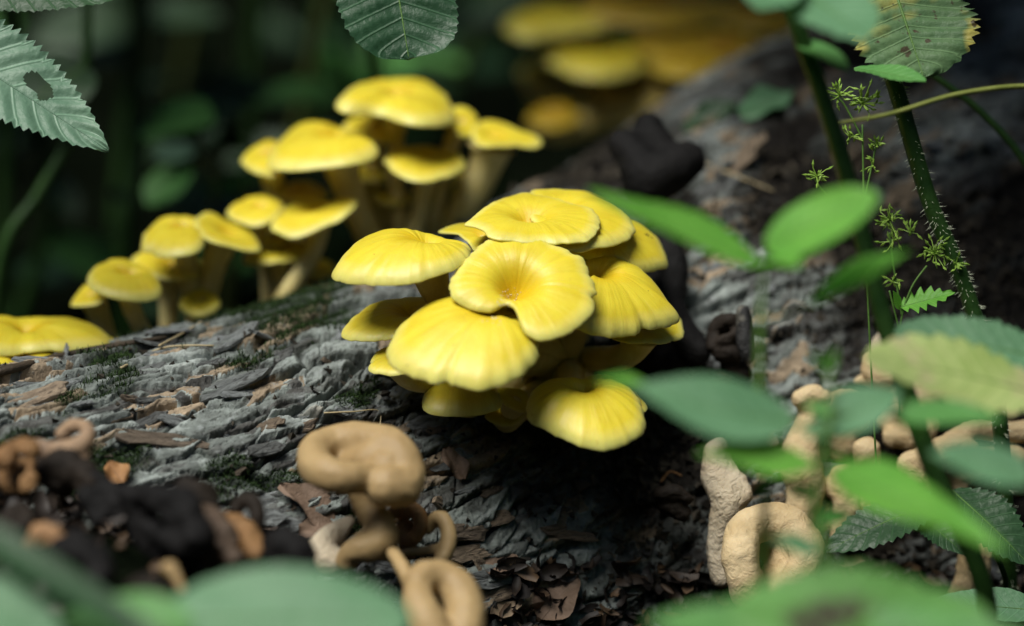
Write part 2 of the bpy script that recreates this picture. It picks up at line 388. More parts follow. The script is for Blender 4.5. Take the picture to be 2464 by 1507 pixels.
    moss = np.maximum(moss * .62, top * (.55 + .9 * (fbm2(S / .9, Tt / .6, 53, 3) - .44))); moss = np.clip(moss + .25 * crack * (moss > .12), 0, 1)
    tone = .55 * mid + .45 * sm + .12 * (big - .5)
    tone = np.where((h2(dx, dy, 61) > .72) & (sm > .25), .9 + .1 * sm, tone * .86)
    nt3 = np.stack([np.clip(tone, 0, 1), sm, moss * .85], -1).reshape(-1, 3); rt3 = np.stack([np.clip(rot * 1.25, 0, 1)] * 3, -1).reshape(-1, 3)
    Vf = V.reshape(-1, 3)
    F = grid_faces(nu, nv, True)
    nF = len(F)
    ends = [list(range(nv))[::-1], [(nu - 1) * nv + k for k in range(nv)]]
    me = bpy.data.meshes.new('fallen_log')
    me.vertices.add(len(Vf)); me.vertices.foreach_set('co', (Vf * SC).astype(np.float32).ravel())
    loops = np.concatenate([F.ravel(), np.array(ends[0]), np.array(ends[1])]); me.loops.add(len(loops)); me.loops.foreach_set('vertex_index', loops.astype(np.int32))
    st = np.concatenate([np.arange(nF) * 4, [nF * 4, nF * 4 + nv]]); me.polygons.add(nF + 2); me.polygons.foreach_set('loop_start', st.astype(np.int32))
    me.polygons.foreach_set('loop_total', np.concatenate([np.full(nF, 4), [nv, nv]]).astype(np.int32))
    me.update(calc_edges=True); me.validate()
    me.polygons.foreach_set('use_smooth', np.ones(len(me.polygons), dtype=bool))
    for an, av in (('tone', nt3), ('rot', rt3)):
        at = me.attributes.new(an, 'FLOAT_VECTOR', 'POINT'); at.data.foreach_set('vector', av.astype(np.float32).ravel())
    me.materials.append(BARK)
    root = thing('fallen_log', (0, 0, 0), 'big fallen tree log with flaking grey bark under the yellow mushrooms', 'log')
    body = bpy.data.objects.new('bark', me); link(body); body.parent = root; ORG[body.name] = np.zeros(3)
    return root, V, nrmv, moss, rot, ppx, ppy, S, Tt, nd_
def nrm3(G):
    du = np.gradient(G, axis=0); dv = np.gradient(G, axis=1); n = np.cross(du, dv); n /= np.linalg.norm(n, axis=-1, keepdims=True) + 1e-12
    c = G.mean(axis=1, keepdims=True); s = np.sign(((G - c) * n).sum(-1, keepdims=True)); return n * s
LOG, LV, LN, LMOSS, LROT_SHADE, LPX, LPY, LS, LT, LND = build_log()
# a ray tester on the displaced surface, thinned
sub = LV[::4, 0:LND:4]; su, sv = sub.shape[:2]
BVH = BVHTree.FromPolygons([tuple(p) for p in sub.reshape(-1, 3).tolist()], grid_faces(su, sv).tolist())
def on_log(px, py, sink=0.0):
    d = Vector((P(px, py, 100) - CAM).tolist()).normalized()
    hit = BVH.ray_cast(Vector(CAM.tolist()), d)
    if hit[0] is None: return None
    h = np.array(hit[0]); return h + np.array(d) * sink
def drop_log(p):                                       # foot of a plumb line on the log, else on the ground
    hit = BVH.ray_cast(Vector((float(p[0]), float(p[1]), float(p[2]) + .5)), Vector((0, 0, -1)))
    g = ground_z(p[0], p[1])
    if hit[0] is not None and hit[0][2] > g: return np.array(hit[0])
    return np.array([p[0], p[1], g])

# bark flakes: loose plates that can be picked off one by one
def flake_mesh(k):
    r = random.Random(100 + k); n = 14; out = []
    jag = r.uniform(.25, .55); tw = r.uniform(-.25, .25)
    for i in range(n):
        t = 2 * math.pi * (i + r.uniform(-.3, .3)) / n; rr = 1 - jag * r.random()
        x = abs(math.cos(t)) ** .7 * math.copysign(1, math.cos(t)) * rr; y = abs(math.sin(t)) ** .8 * math.copysign(1, math.sin(t)) * (1 - jag * r.random())
        out.append((x, y + tw * x))
    V = []; F = []; cu = r.uniform(-.08, .2); lift = r.uniform(-.1, .15)
    for (sc_, zz) in ((1.03, -.22), (1.0, .0), (.72, .05)):
        for x, y in out:
            V.append((x * sc_, y * sc_, zz + cu * x * x + lift * y + .05 * r.gauss(0, 1) * (zz > -.1)))
    V.append((r.uniform(-.2, .2), 0, .06 + .04 * r.gauss(0, 1)))
    for i in range(n):
        j = (i + 1) % n
        F += [(i, j, n + j, n + i), (n + i, n + j, 2 * n + j, 2 * n + i), (2 * n + i, 2 * n + j, 3 * n)]
    me = bpy.data.meshes.new('bark_flake'); me.from_pydata([tuple(c * SC for c in v) for v in V], [], F); return me
def build_flakes():
    meshes = []
    for k in range(30):
        me = flake_mesh(k); me.materials.append(FLAKE_T if k % 7 in (0, 3) else FLAKE_G); meshes.append(me)
    nu, nv = LV.shape[:2]; done = 0; tries = 0; cells = {}
    while done < 280 and tries < 20000:
        tries += 1
        i = random.randrange(5, nu - 5); j = random.randrange(5, LND - 5)
        x, y = LPX[i, j], LPY[i, j]
        if not (-30 < x < 2490 and 150 < y < 1530): continue
        n = LN[i, j]
        if n @ (CAM - LV[i, j]) <= 0 or LROT_SHADE[i, j] > .35: continue
        if LMOSS[i, j] > .5 and random.random() < .8: continue
        if x < 1000 and random.random() < .35: continue
        key = (int(x / 55), int(y / 34))
        if cells.get(key, 0) >= 1: continue
        cells[key] = 1
        ax = nrm(LV[i + 4, j] - LV[i - 4, j]); n0 = nrm(np.cross(ax, np.cross(n, ax)))
        b = np.cross(n0, ax); a = random.gauss(-.12, .16); ax2 = ax * math.cos(a) + b * math.sin(a); b2 = np.cross(n0, ax2)
        tl = random.gauss(0, .06); n2 = nrm(n0 + b2 * tl + ax2 * random.gauss(0, .06)); b2 = nrm(np.cross(n2, ax2)); ax2 = np.cross(b2, n2)
        L = random.uniform(.4, 1.15) * (1.6 if random.random() < .2 else 1); W = min(.42, L * random.uniform(.2, .42)); T = random.uniform(.25, .55)
        o = bpy.data.objects.new('bark_flake', random.choice(meshes)); link(o); o.parent = LOG
        c = LV[i, j] + n0 * (.0 + .04 * random.random())
        M = Matrix.Identity(4)
        for r_ in range(3):
            M[r_][0] = ax2[r_] * L; M[r_][1] = b2[r_] * W; M[r_][2] = n2[r_] * T; M[r_][3] = c[r_] * SC
        o.matrix_world = M; o.matrix_local = M
        done += 1
build_flakes()

def strands(name, pts, nrms, length, width, mat, label, cat, n_seg=2):
    m = len(pts); ln = length * rng.uniform(.5, 1.3, m)
    side = rng.normal(size=(m, 3)); side -= (side * nrms).sum(1)[:, None] * nrms; side /= np.linalg.norm(side, axis=1)[:, None]
    lean = rng.normal(size=(m, 3)) * .9; tip = nrms + lean; tip /= np.linalg.norm(tip, axis=1)[:, None]
    a = pts - side * width; b = pts + side * width; mid = pts + (nrms * .6 + tip * .4) * (ln * .55)[:, None]
    t = mid + tip * (ln * .55)[:, None] - nrms * (ln * .15)[:, None]
    V = np.stack([a, b, mid + side * width * .7, mid - side * width * .7, t], 1).reshape(-1, 3)
    k = np.arange(m) * 5; F = []
    for q in k.tolist(): F += [(q, q + 1, q + 2, q + 3), (q + 3, q + 2, q + 4)]
    o = mk(name, V, F, mat, smooth=False); return tag(o, label, cat, kind='stuff')
def build_moss():
    vis = (LPX > -60) & (LPX < 2520) & (LPY > 100) & (LPY < 1560); vis[:, LND:] = False
    w = np.where(vis, np.clip(LMOSS - .22, 0, 1) ** 1.5, 0).ravel(); idx = rng.choice(len(w), 30000, p=w / w.sum())
    strands('moss', LV.reshape(-1, 3)[idx] + rng.normal(size=(len(idx), 3)) * .03, LN.reshape(-1, 3)[idx], .24, .02, MOSS, 'dark green moss growing in patches on the grey bark', 'moss')
build_moss()
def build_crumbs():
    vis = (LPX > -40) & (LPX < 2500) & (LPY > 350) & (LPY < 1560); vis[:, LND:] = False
    w = np.where(vis, .02 + LROT_SHADE * 1.0, 0).ravel(); idx = rng.choice(len(w), 9000, p=w / w.sum())
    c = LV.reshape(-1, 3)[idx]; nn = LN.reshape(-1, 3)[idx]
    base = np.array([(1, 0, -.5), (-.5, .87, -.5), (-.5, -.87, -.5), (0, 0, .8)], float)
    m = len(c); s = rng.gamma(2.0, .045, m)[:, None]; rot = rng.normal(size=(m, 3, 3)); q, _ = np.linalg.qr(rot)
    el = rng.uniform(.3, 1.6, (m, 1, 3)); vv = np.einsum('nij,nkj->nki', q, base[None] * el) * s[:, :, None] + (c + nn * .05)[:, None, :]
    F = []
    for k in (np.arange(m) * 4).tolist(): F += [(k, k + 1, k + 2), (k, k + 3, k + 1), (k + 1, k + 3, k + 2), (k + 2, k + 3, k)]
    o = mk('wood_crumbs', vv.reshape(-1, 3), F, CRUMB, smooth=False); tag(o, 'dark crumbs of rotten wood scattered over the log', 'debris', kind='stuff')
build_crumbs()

# ------------------------------------------------------------------ mushrooms
def plane_hit(px, py, c, n):
    d = P(px, py, 1.0) - CAM; return CAM + d * ((c - CAM) @ n) / (d @ n)
def mushroom(label, group, outline, fun, depth, a, r, base, dome=.16, dep=.22, p=2.6, wav=.03, stem_r=.42, mat=None, smat=None, seed=0, nt=128, nr=26, thick=.034, cat='mushroom', name='yellow_mushroom', bend=.35):
    mat = mat or YEL; smat = smat or STEM
    rd = random.Random(seed * 13 + 5)
    ol = np.asarray(outline, float); cxy = ol.mean(0); c = P(cxy[0], cxy[1], depth)
    rr = math.radians(r); h = math.sqrt(1 - a * a); n = cv(math.sin(rr) * h, math.cos(rr) * h, a)
    e1 = nrm(RT - n * (RT @ n)); e2 = np.cross(n, e1)
    O = plane_hit(fun[0], fun[1], c, n)
    r3 = np.array([plane_hit(x, y, c, n) - O for x, y in outline]); r2 = np.stack([r3 @ e1, r3 @ e2], 1)
    sp = crom(r2, 400, True); ang = np.arctan2(sp[:, 1], sp[:, 0]); rad = np.hypot(sp[:, 0], sp[:, 1])
    o = np.argsort(ang); ang, rad = ang[o], rad[o]
    th = np.linspace(-math.pi, math.pi, nt, endpoint=False)
    R = np.interp(th, np.r_[ang - 2 * math.pi, ang, ang + 2 * math.pi], np.r_[rad, rad, rad])
    fr = np.array([rd.gauss(0, 1) for _ in range(nt)]); fr = (fr + np.roll(fr, 1) + np.roll(fr, -1)) / 3
    R = R * (1 + .016 * fr)
    for _ in range(rd.choice((1, 2, 3, 4))):
        a0 = rd.uniform(-3, 3); R = R * (1 - rd.uniform(.02, .07) * np.exp(-((th - a0) / rd.uniform(.03, .08)) ** 2))
    Rm = R.mean()
    ph = [rd.uniform(0, 6.28) for _ in range(6)]; wz = sum(np.cos(k * th + ph[k]) / (k ** .5) for k in (2, 3, 5)) * wav + np.cos(9 * th + ph[1]) * wav * .22 + np.cos(14 * th + ph[4]) * wav * .10
    rad_rel = np.clip(R / Rm, .35, 2.0)
    crease = .55 * sum(np.cos(k * th + ph[k % 6] * k) * (.5 + .5 * math.sin(ph[(k + 1) % 6]) * np.cos(2 * th + ph[k % 5])) for k in (7, 11, 16, 23)) * .0022
    def ztop(rho):
        fn = .6 * np.exp(-(rho * rad_rel / .36) ** 2) + .4 * np.exp(-(rho * rad_rel / .15) ** 1.5)
        dm = dome * (1 - min(rho, 1) ** p) ** .66 * np.minimum(rad_rel, 1.3)
        f_lip = .0 if rho < .9 else -.02 * ((rho - .9) / .1) ** 2
        lump = fbm2(R * rho * np.cos(th) * 1.1 + seed, R * rho * np.sin(th) * 1.1 + 7, 300 + seed, 3) - .44
        return Rm * (dm + .045 * lump * rho - (dep + dome) * fn * np.clip(1.15 - rho, 0, 1) + wz * rho ** 3 + crease * math.sin(math.pi * min(rho, .98)) * 1.4 + f_lip)
    def ring(rho, z):
        return O + np.outer(R * rho * np.cos(th), e1) + np.outer(R * rho * np.sin(th), e2) + np.outer(z, n)
    rhos = [0.012] + list(np.sin(np.linspace(.04, math.pi / 2, nr))); V = []; at = []
    for rho in rhos:
        V.append(ring(rho, ztop(rho))); at.append(np.stack([np.cos(th), np.sin(th), np.full(nt, rho)], 1))
    tk = thick * Rm
    for rho, dz in ((1.004, -.35), (.998, -.8), (.975, -1.05), (.93, -1.1)):
        V.append(ring(rho, ztop(min(rho, 1)) + dz * tk)); at.append(np.stack([np.cos(th), np.sin(th), np.full(nt, 1.0)], 1))
    m = len(V); V = np.vstack(V); at = np.vstack(at)
    F = grid_faces(m, nt, True).tolist(); F.append(list(range(nt)))
    th_ = thing(name, base, label, cat, group)
    cap = mk('cap', V, F, mat, th_, attr={'pc': at})
    if group == G_F: CAPS.append((cap, BVHTree.FromPolygons([tuple(q) for q in V.tolist()], F)))
    # gills under the cap
    ng = nt * 2; thg = np.linspace(-math.pi, math.pi, ng, endpoint=False); Rg = np.interp(thg, np.r_[th, math.pi], np.r_[R, R[0]])
    rel = np.clip(Rg / Rm, .35, 2); wzg = np.interp(thg, np.r_[th, math.pi], np.r_[wz, wz[0]])
    G = []
    sr = stem_r / Rm
    for q, rho in enumerate(np.linspace(.955, .10, 9)):
        fn = .6 * np.exp(-(rho * rel / .36) ** 2) + .4 * np.exp(-(rho * rel / .15) ** 1.5)
        z = Rm * (dome * (1 - rho ** p) ** .66 * np.minimum(rel, 1.3) - (dep + dome) * fn * np.clip(1.15 - rho, 0, 1) + wzg * rho ** 3)
        z = z - tk * 1.05 - Rm * .24 * (1 - rho) ** 2
        env = math.sin(math.pi * min(1, (q + .6) / 9))
        z = z - Rm * .045 * env * (np.arange(ng) % 2)
        G.append(O + np.outer(Rg * rho * np.cos(thg), e1) + np.outer(Rg * rho * np.sin(thg), e2) + np.outer(z, n))
    G = np.vstack(G); mk('gills', G, grid_faces(9, ng, True).tolist(), GILL, cap, smooth=False)
    # stem
    s0 = O + n * (float(ztop(.012).mean()) - Rm * .16 - tk); b = np.asarray(base, float) ; Ls = np.linalg.norm(s0 - b)
    c1 = s0 - n * Ls * bend; c2 = b + np.array([0, -.25, 1.0]) * Ls * .28
    t = np.linspace(0, 1, 20)[:, None]; path = (1 - t) ** 3 * s0 + 3 * (1 - t) ** 2 * t * c1 + 3 * (1 - t) * t * t * c2 + t ** 3 * b
    rs = stem_r * (1 + .6 * np.exp(-t[:, 0] * 8) + .25 * t[:, 0] ** 2) * (1 + .05 * np.sin(t[:, 0] * 11 + seed))
    v, f = tube(np.vstack([s0 + n * Rm * .05, path]), np.r_[rs[0] * 1.1, rs], 16); mk('stem', v, f, smat, th_)
    return th_

CAPS = []
G_F = 'yellow mushrooms of the sharp cluster on the log side'
FB = on_log(1335, 905, .3)                                    # where the front cluster springs from the bark
def fb(dx, dy):
    q = on_log(1335 + dx, 905 + dy, .3); return q
G_F = 'yellow mushrooms of the sharp cluster on the log side'
FRONT = [
 ('wide yellow mushroom facing outward with a deep central pit and notched rim', [(680,560),(720,490),(800,405),(880,335),(960,295),(1040,275),(1140,290),(1210,345),(1330,405),(1385,430),(1430,520),(1455,620),(1420,720),(1330,810),(1230,855),(1150,862),(1085,838),(1055,790),(1040,742),(1012,695),(975,675),(925,697),(880,705),(800,688),(720,650),(685,605)], (1030,570), 78.0, .72, 4, (0,-20), dict(dome=.12, dep=.42, p=3.0, wav=.03, stem_r=.6)),
 ('large rounded yellow mushroom whose pit opens into the notched one above it', [(350,930),(375,850),(430,780),(520,710),(620,663),(740,645),(880,660),(1000,700),(1090,770),(1140,850),(1157,905),(1145,960),(1090,1020),(1000,1080),(900,1112),(820,1120),(700,1100),(560,1070),(430,1030),(365,985)], (915,765), 77.2, .60, -4, (-20,0), dict(dome=.32, dep=.0, p=2.3, wav=.018, stem_r=.6)),
 ('smooth flat-topped yellow mushroom on a bare leaning stem beside the moss', [(70,530),(90,475),(150,410),(240,358),(380,325),(500,316),(620,326),(720,350),(790,382),(800,405),(770,445),(700,490),(620,520),(500,550),(380,562),(230,562),(100,546)], (560,400), 79.5, .37, -8, (-90,-60), dict(dome=.30, dep=-.08, p=2.6, wav=.014, stem_r=.42, bend=.5)),
 ('dull yellow mushroom tilted low beneath the bare leaning stem', [(113,835),(160,760),(230,695),(330,660),(440,648),(560,640),(680,680),(700,760),(600,830),(450,850),(300,862),(190,864)], (480,720), 80.6, .45, -14, (-90,-20), dict(dome=.16, dep=.16, stem_r=.4)),
 ('small yellow mushroom showing its rounded edge under the large rounded cap', [(257,1000),(290,940),(350,900),(430,890),(500,940),(480,1020),(420,1045),(340,1044),(270,1030)], (420,950), 79.8, .55, -10, (-80,0), dict(dome=.18, dep=.12, stem_r=.35)),
 ('shallow open yellow mushroom at the top of its cluster with folded lower rim', [(765,240),(850,178),(960,112),(1060,85),(1150,92),(1300,130),(1420,180),(1470,225),(1458,285),(1400,322),(1300,342),(1200,338),(1100,340),(1000,335),(910,322),(860,292),(800,262)], (1105,205), 80.6, .40, 3, (0,-70), dict(dome=.07, dep=.24, p=3.0, wav=.03, stem_r=.5)),
 ('thin curled yellow mushroom peeping out beside the topmost open cap', [(620,280),(680,248),(765,238),(880,250),(950,310),(900,375),(825,388),(775,345),(710,302),(660,296)], (850,300), 82.0, .36, -12, (-40,-70), dict(dome=.04, dep=.16, wav=.05, stem_r=.3)),
 ('yellow mushroom tucked behind the topmost open cap with a smooth curved rim', [(1100,95),(1190,78),(1320,85),(1430,97),(1540,135),(1620,205),(1655,280),(1630,322),(1550,352),(1440,377),(1330,388),(1220,350),(1120,250)], (1250,200), 82.0, .42, 10, (20,-80), dict(dome=.14, dep=.16, stem_r=.45)),
 ('yellow mushroom with a brown speck, overhanging the black fungus', [(1310,392),(1380,330),(1500,270),(1600,243),(1680,250),(1750,298),(1805,375),(1834,470),(1790,492),(1700,502),(1560,462),(1400,428)], (1450,350), 83.0, .44, 24, (50,-80), dict(dome=.30, dep=.06, stem_r=.45)),
 ('broad yellow mushroom drooping outward, tucked under the rim of the notched cap', [(1330,760),(1330,600),(1370,450),(1450,418),(1560,435),(1680,500),(1770,590),(1850,695),(1895,752),(1830,785),(1750,805),(1600,834),(1480,832),(1380,812)], (1450,530), 80.3, .60, 24, (30,-20), dict(dome=.30, dep=.20, p=2.4, stem_r=.5)),
 ('yellow mushroom showing only its thin edge below the broad drooping one', [(1540,830),(1680,760),(1830,715),(1890,740),(1916,800),(1900,852),(1800,880),(1680,874),(1590,862)], (1690,800), 81.8, .36, 14, (60,-10), dict(dome=.14, dep=.14, stem_r=.4)),
 ('round yellow mushroom with a sunken dark centre, lowest of its cluster', [(1090,1220),(1100,1160),(1150,1112),(1240,1075),(1360,1060),(1480,1068),(1580,1102),(1660,1152),(1705,1230),(1714,1310),(1690,1370),(1600,1412),(1490,1440),(1380,1425),(1250,1362),(1150,1312),(1100,1265)], (1380,1150), 78.6, .60, 7, (30,20), dict(dome=.34, dep=.10, p=2.3, stem_r=.5)),
 ('half hidden yellow mushroom squeezed behind the lowest round one', [(1380,1062),(1500,1043),(1600,1078),(1680,1158),(1724,1220),(1700,1242),(1600,1215),(1450,1130)], (1520,1120), 81.0, .42, 18, (60,20), dict(dome=.14, dep=.12, stem_r=.35)),
 ('dull yellow mushroom in the deep shade below the large rounded cap', [(537,1200),(560,1130),(640,1070),(780,1055),(900,1090),(957,1190),(940,1227),(850,1247),(700,1250),(580,1232)], (750,1120), 80.8, .34, 0, (-70,30), dict(dome=.34, dep=-.1, stem_r=.4)),
 ('small pale button mushroom hanging in shade beneath the cluster', [(868,1262),(930,1220),(1030,1200),(1088,1236),(1044,1290),(1000,1316),(920,1302)], (980,1250), 82.0, .6, 0, (-30,50), dict(dome=.2, dep=.03, stem_r=.3)),
 ('narrow folded yellow mushroom wedged between the two lowest caps', [(918,1118),(1000,1110),(1090,1140),(1110,1210),(1080,1240),(1020,1222),(960,1190)], (1040,1170), 81.4, .4, 30, (-20,40), dict(dome=.06, dep=.1, stem_r=.3)),
]
for i, (lab, ol, fu, dp, a, r, bo, kw) in enumerate(FRONT):
    mushroom(lab, G_F, z1(ol), z1([fu])[0], dp, a, r, fb(*bo), seed=i, mat=YEL, smat=STEM, nt=160 if i in (0, 1, 2, 5, 9, 11) else 112, **kw)

SPECKM = soft_material('brown_speck', (.03, .015, .006), (.12, .06, .02), .6, 0)
GRAIN = soft_material('pale_grain', (.6, .52, .3), (.75, .7, .5), .6, 0)
def crumbs_on(ci, name, spots, mat):
    cap, bv = CAPS[ci]; parts = []
    for x, y, r in spots:
        d = Vector((P(x, y, 100) - CAM).tolist()).normalized(); hit = bv.ray_cast(Vector(CAM.tolist()), d)
        if hit[0] is None: continue
        n = np.array(hit[1]); n = n if n @ np.array(d) < 0 else -n; t = nrm(np.cross(n, rng.normal(size=3))); u = np.cross(n, t); c = np.array(hit[0]); m = 7; V = []
        for q in range(m):
            a = q / m * 6.283; rr = r * random.uniform(.6, 1.2); V.append(c + t * rr * math.cos(a) * 1.4 + u * rr * math.sin(a) * .8 - n * .01)
        V.append(c + n * r * .5); parts.append((np.array(V), [(q, (q + 1) % m, m) for q in range(m)]))
    if parts: v, f = join(parts); mk(name, v, f, mat, cap, smooth=False)
for ci, sp in ((8, (1557, 566, .10)), (8, (1568, 572, .06)), (0, (1200, 722, .035)), (0, (1240, 563, .03)), (0, (1262, 568, .025)), (5, (1330, 475, .03)), (9, (1560, 700, .03)), (11, (1525, 930, .05)), (1, (1090, 830, .03)), (1, (980, 880, .035)), (2, (900, 612, .03))): crumbs_on(ci, 'speck', [sp], SPECKM)
crumbs_on(0, 'pit_grains', [(1232 + random.gauss(0, 12) - k * .5, 700 + k * .8 + random.gauss(0, 6), random.uniform(.02, .05)) for k in range(46)], GRAIN)
crumbs_on(1, 'pit_grains', [(1190 + random.gauss(0, 16), 768 + random.gauss(0, 10), random.uniform(.02, .05)) for k in range(26)], GRAIN)

G_B = 'blurred yellow mushrooms of the tall clump behind the log'
BACKB = np.array(P(990, 600, 94.5)); BACKB = drop_log(BACKB + np.array([0, 0, 4])) if True else BACKB
LEFTB = P(560, 745, 90.5); LOWB = P(375, 820, 88)
BACK = [
 ('blurred flat yellow mushroom crowning the tall clump behind the log', [(1375,180),(1420,112),(1520,72),(1650,60),(1800,76),(1900,116),(1960,180),(1982,240),(1920,276),(1800,287),(1700,267),(1610,227),(1520,217),(1430,217)], (1690,150), 92, .33, 8, 0, dict(dome=.2, dep=.06, wav=.03)),
 ('blurred edge-on yellow mushroom beside the crowning flat one', [(1960,190),(2020,188),(2075,225),(2088,270),(2080,322),(2040,342),(1980,327),(1950,250)], (2010,260), 93, .62, 30, 0, dict(dome=.12, dep=.1)),
 ('blurred yellow mushroom shaped like a pointed wedge on a thick stem', [(2060,335),(2085,265),(2180,257),(2300,300),(2410,350),(2380,382),(2250,387),(2110,387)], (2170,320), 92.5, .34, 12, 0, dict(dome=.04, dep=.22, stem_r=.55)),
 ('blurred broad yellow mushroom with a nick in its rim, clump behind the log', [(1030,480),(1060,392),(1130,322),(1230,288),(1350,288),(1480,322),(1580,382),(1577,420),(1480,472),(1350,497),(1200,512),(1080,502)], (1380,350), 91, .38, -8, 0, dict(dome=.2, dep=.14, stem_r=.5)),
 ('blurred small yellow mushroom peeking from behind the nicked broad one', [(900,455),(960,390),(1060,360),(1120,420),(1090,530),(1000,522),(930,497)], (1030,430), 92.3, .45, -10, 0, dict(dome=.2, dep=.1)),
 ('blurred pale-rimmed yellow mushroom below the crowning flat one', [(1615,460),(1650,412),(1760,385),(1900,395),(2000,438),(2027,475),(1960,520),(1860,547),(1740,547),(1660,512)], (1820,430), 91.5, .36, 2, 0, dict(dome=.12, dep=.2)),
 ('blurred shaded yellow mushroom between the crowning and the nicked ones', [(1410,290),(1480,242),(1600,237),(1670,280),(1670,350),(1560,365),(1450,330)], (1560,300), 94, .4, 0, 0, dict(dome=.2, dep=.05)),
 ('blurred drooping olive-yellow mushroom with a ragged rim below the nicked one', [(1050,790),(1120,702),(1250,662),(1400,650),(1482,665),(1440,722),(1320,782),(1200,822),(1120,832)], (1270,700), 90, .42, -14, 1, dict(dome=.12, dep=.12, wav=.06)),
 ('blurred dull yellow mushroom beside the drooping ragged one', [(830,730),(900,652),(1020,630),(1112,680),(1060,752),(950,782)], (1000,690), 91.2, .45, -8, 1, dict(dome=.14, dep=.1)),
 ('blurred dark yellow mushroom half hidden above the drooping ragged one', [(1060,620),(1130,570),(1250,568),(1335,620),(1280,662),(1150,664)], (1200,610), 93, .4, 0, 1, dict(dome=.16, dep=.1)),
 ('blurred little yellow mushroom low beside the thick wedge stem', [(1870,560),(1950,510),(2090,530),(2117,590),(2060,617),(1950,602)], (2000,560), 94.5, .4, 8, 0, dict(dome=.14, dep=.1)),
 ('blurred domed yellow mushroom leaning against a flared one', [(400,870),(430,802),(500,752),(600,742),(700,762),(722,830),(702,900),(620,937),(500,937),(410,912)], (600,800), 88.5, .45, -6, 1, dict(dome=.24, dep=.1)),
 ('blurred flared yellow mushroom showing its underside and forked stem', [(670,752),(740,718),(830,752),(940,798),(1002,890),(982,912),(900,905),(780,870),(700,820)], (830,810), 89.3, .26, 24, 1, dict(dome=.06, dep=.2)),
 ('blurred brownish yellow mushroom below the domed leaning one', [(350,950),(450,900),(620,930),(702,960),(692,1030),(580,1057),(450,1032),(370,985)], (540,970), 90.2, .4, 4, 2, dict(dome=.1, dep=.14)),
 ('blurred bell-shaped yellow mushroom on a curved stem where the log meets the dark', [(130,1040),(160,992),(250,960),(350,970),(440,1010),(502,1080),(492,1132),(400,1157),(300,1157),(190,1132),(140,1090)], (330,1040), 87, .42, 6, 2, dict(dome=.24, dep=.08)),
 ('blurred small pointed yellow mushroom beside the bell-shaped one', [(45,1180),(80,1120),(140,1080),(230,1110),(210,1162),(120,1187)], (150,1130), 88, .4, -18, 2, dict(dome=.12, dep=.06)),
 ('blurred short yellow button mushroom squatting between two curved stems', [(590,1180),(620,1120),(700,1100),(780,1130),(792,1190),(720,1232),(640,1232)], (700,1160), 89.3, .55, -8, 2, dict(dome=.25, dep=.02)),
 ('blurred little yellow mushroom nestling under the pale-rimmed one', [(1560,640),(1620,600),(1720,600),(1780,640),(1720,675),(1620,675)], (1670,635), 94, .4, 0, 0, dict(dome=.2, dep=.04)),
 ('blurred thin yellow mushroom between the nicked and the pale-rimmed ones', [(1440,520),(1500,480),(1600,480),(1660,520),(1600,560),(1500,560)], (1550,515), 94.5, .4, -6, 0, dict(dome=.16, dep=.06)),
 ('blurred small yellow mushroom low beside the wide shaded one', [(1180,1010),(1230,960),(1330,960),(1380,1005),(1320,1040),(1230,1040)], (1280,1000), 92.6, .4, 5, 1, dict(dome=.18, dep=.05)),
 ('blurred stubby yellow mushroom between the flared and the dull ones', [(980,850),(1030,800),(1110,795),(1150,835),(1110,880),(1020,885)], (1070,840), 92, .45, 5, 1, dict(dome=.2, dep=.05)),
 ('blurred wide yellow mushroom in shade under the drooping ragged one', [(910,960),(960,882),(1080,850),(1252,880),(1232,942),(1080,972)], (1100,910), 91.4, .4, 0, 1, dict(dome=.14, dep=.1)),
]
BB = [BACKB, drop_log(LEFTB), drop_log(LOWB)]
for i, (lab, ol, fu, dp, a, r, bi, kw) in enumerate(BACK):
    q_ = P(*z2([fu])[0], dp); b = BB[bi] * .55 + q_ * .45 + np.array([random.uniform(-.4, .4), random.uniform(-.6, .6), 0]); kw.setdefault('stem_r', .3); b[2] = drop_log(b + np.array([0, 0, 6]))[2] - .2
    mushroom(lab, G_B, z2(ol), z2([fu])[0], dp, a, r, b, seed=40 + i, mat=YEL, smat=STEM, nt=72, nr=16, **kw)
G_L = 'blurred yellow mushrooms at the low end of the log'
for i, (lab, ol, fu, dp, a, kw) in enumerate([
 ('blurred long yellow mushroom lying just behind the bark edge', [(-150,820),(-60,772),(60,767),(180,774),(250,802),(272,832),(180,842),(60,845),(-80,852)], (60,800), 85, .3, dict(dome=.2, dep=.05)),
 ('blurred yellow mushroom pressed against the twig on the bark edge', [(-110,890),(0,846),(100,845),(167,870),(140,897),(60,907),(-40,912)], (40,870), 83.5, .36, dict(dome=.2, dep=.05)),
 ('blurred small orange-yellow mushroom at the tip of the long one', [(185,862),(225,822),(300,815),(285,850),(225,870)], (240,845), 84.6, .4, dict(dome=.16, dep=.06))]):
    b = P(fu[0], fu[1] + 90, dp + 1.5); b[2] = drop_log(b + np.array([0, 0, 8]))[2]
    mushroom(lab, G_L, ol, fu, dp, a, 4, b, seed=70 + i, nt=72, nr=16, **kw)
G_T = 'far blurred yellow mushrooms beyond the high part of the log'
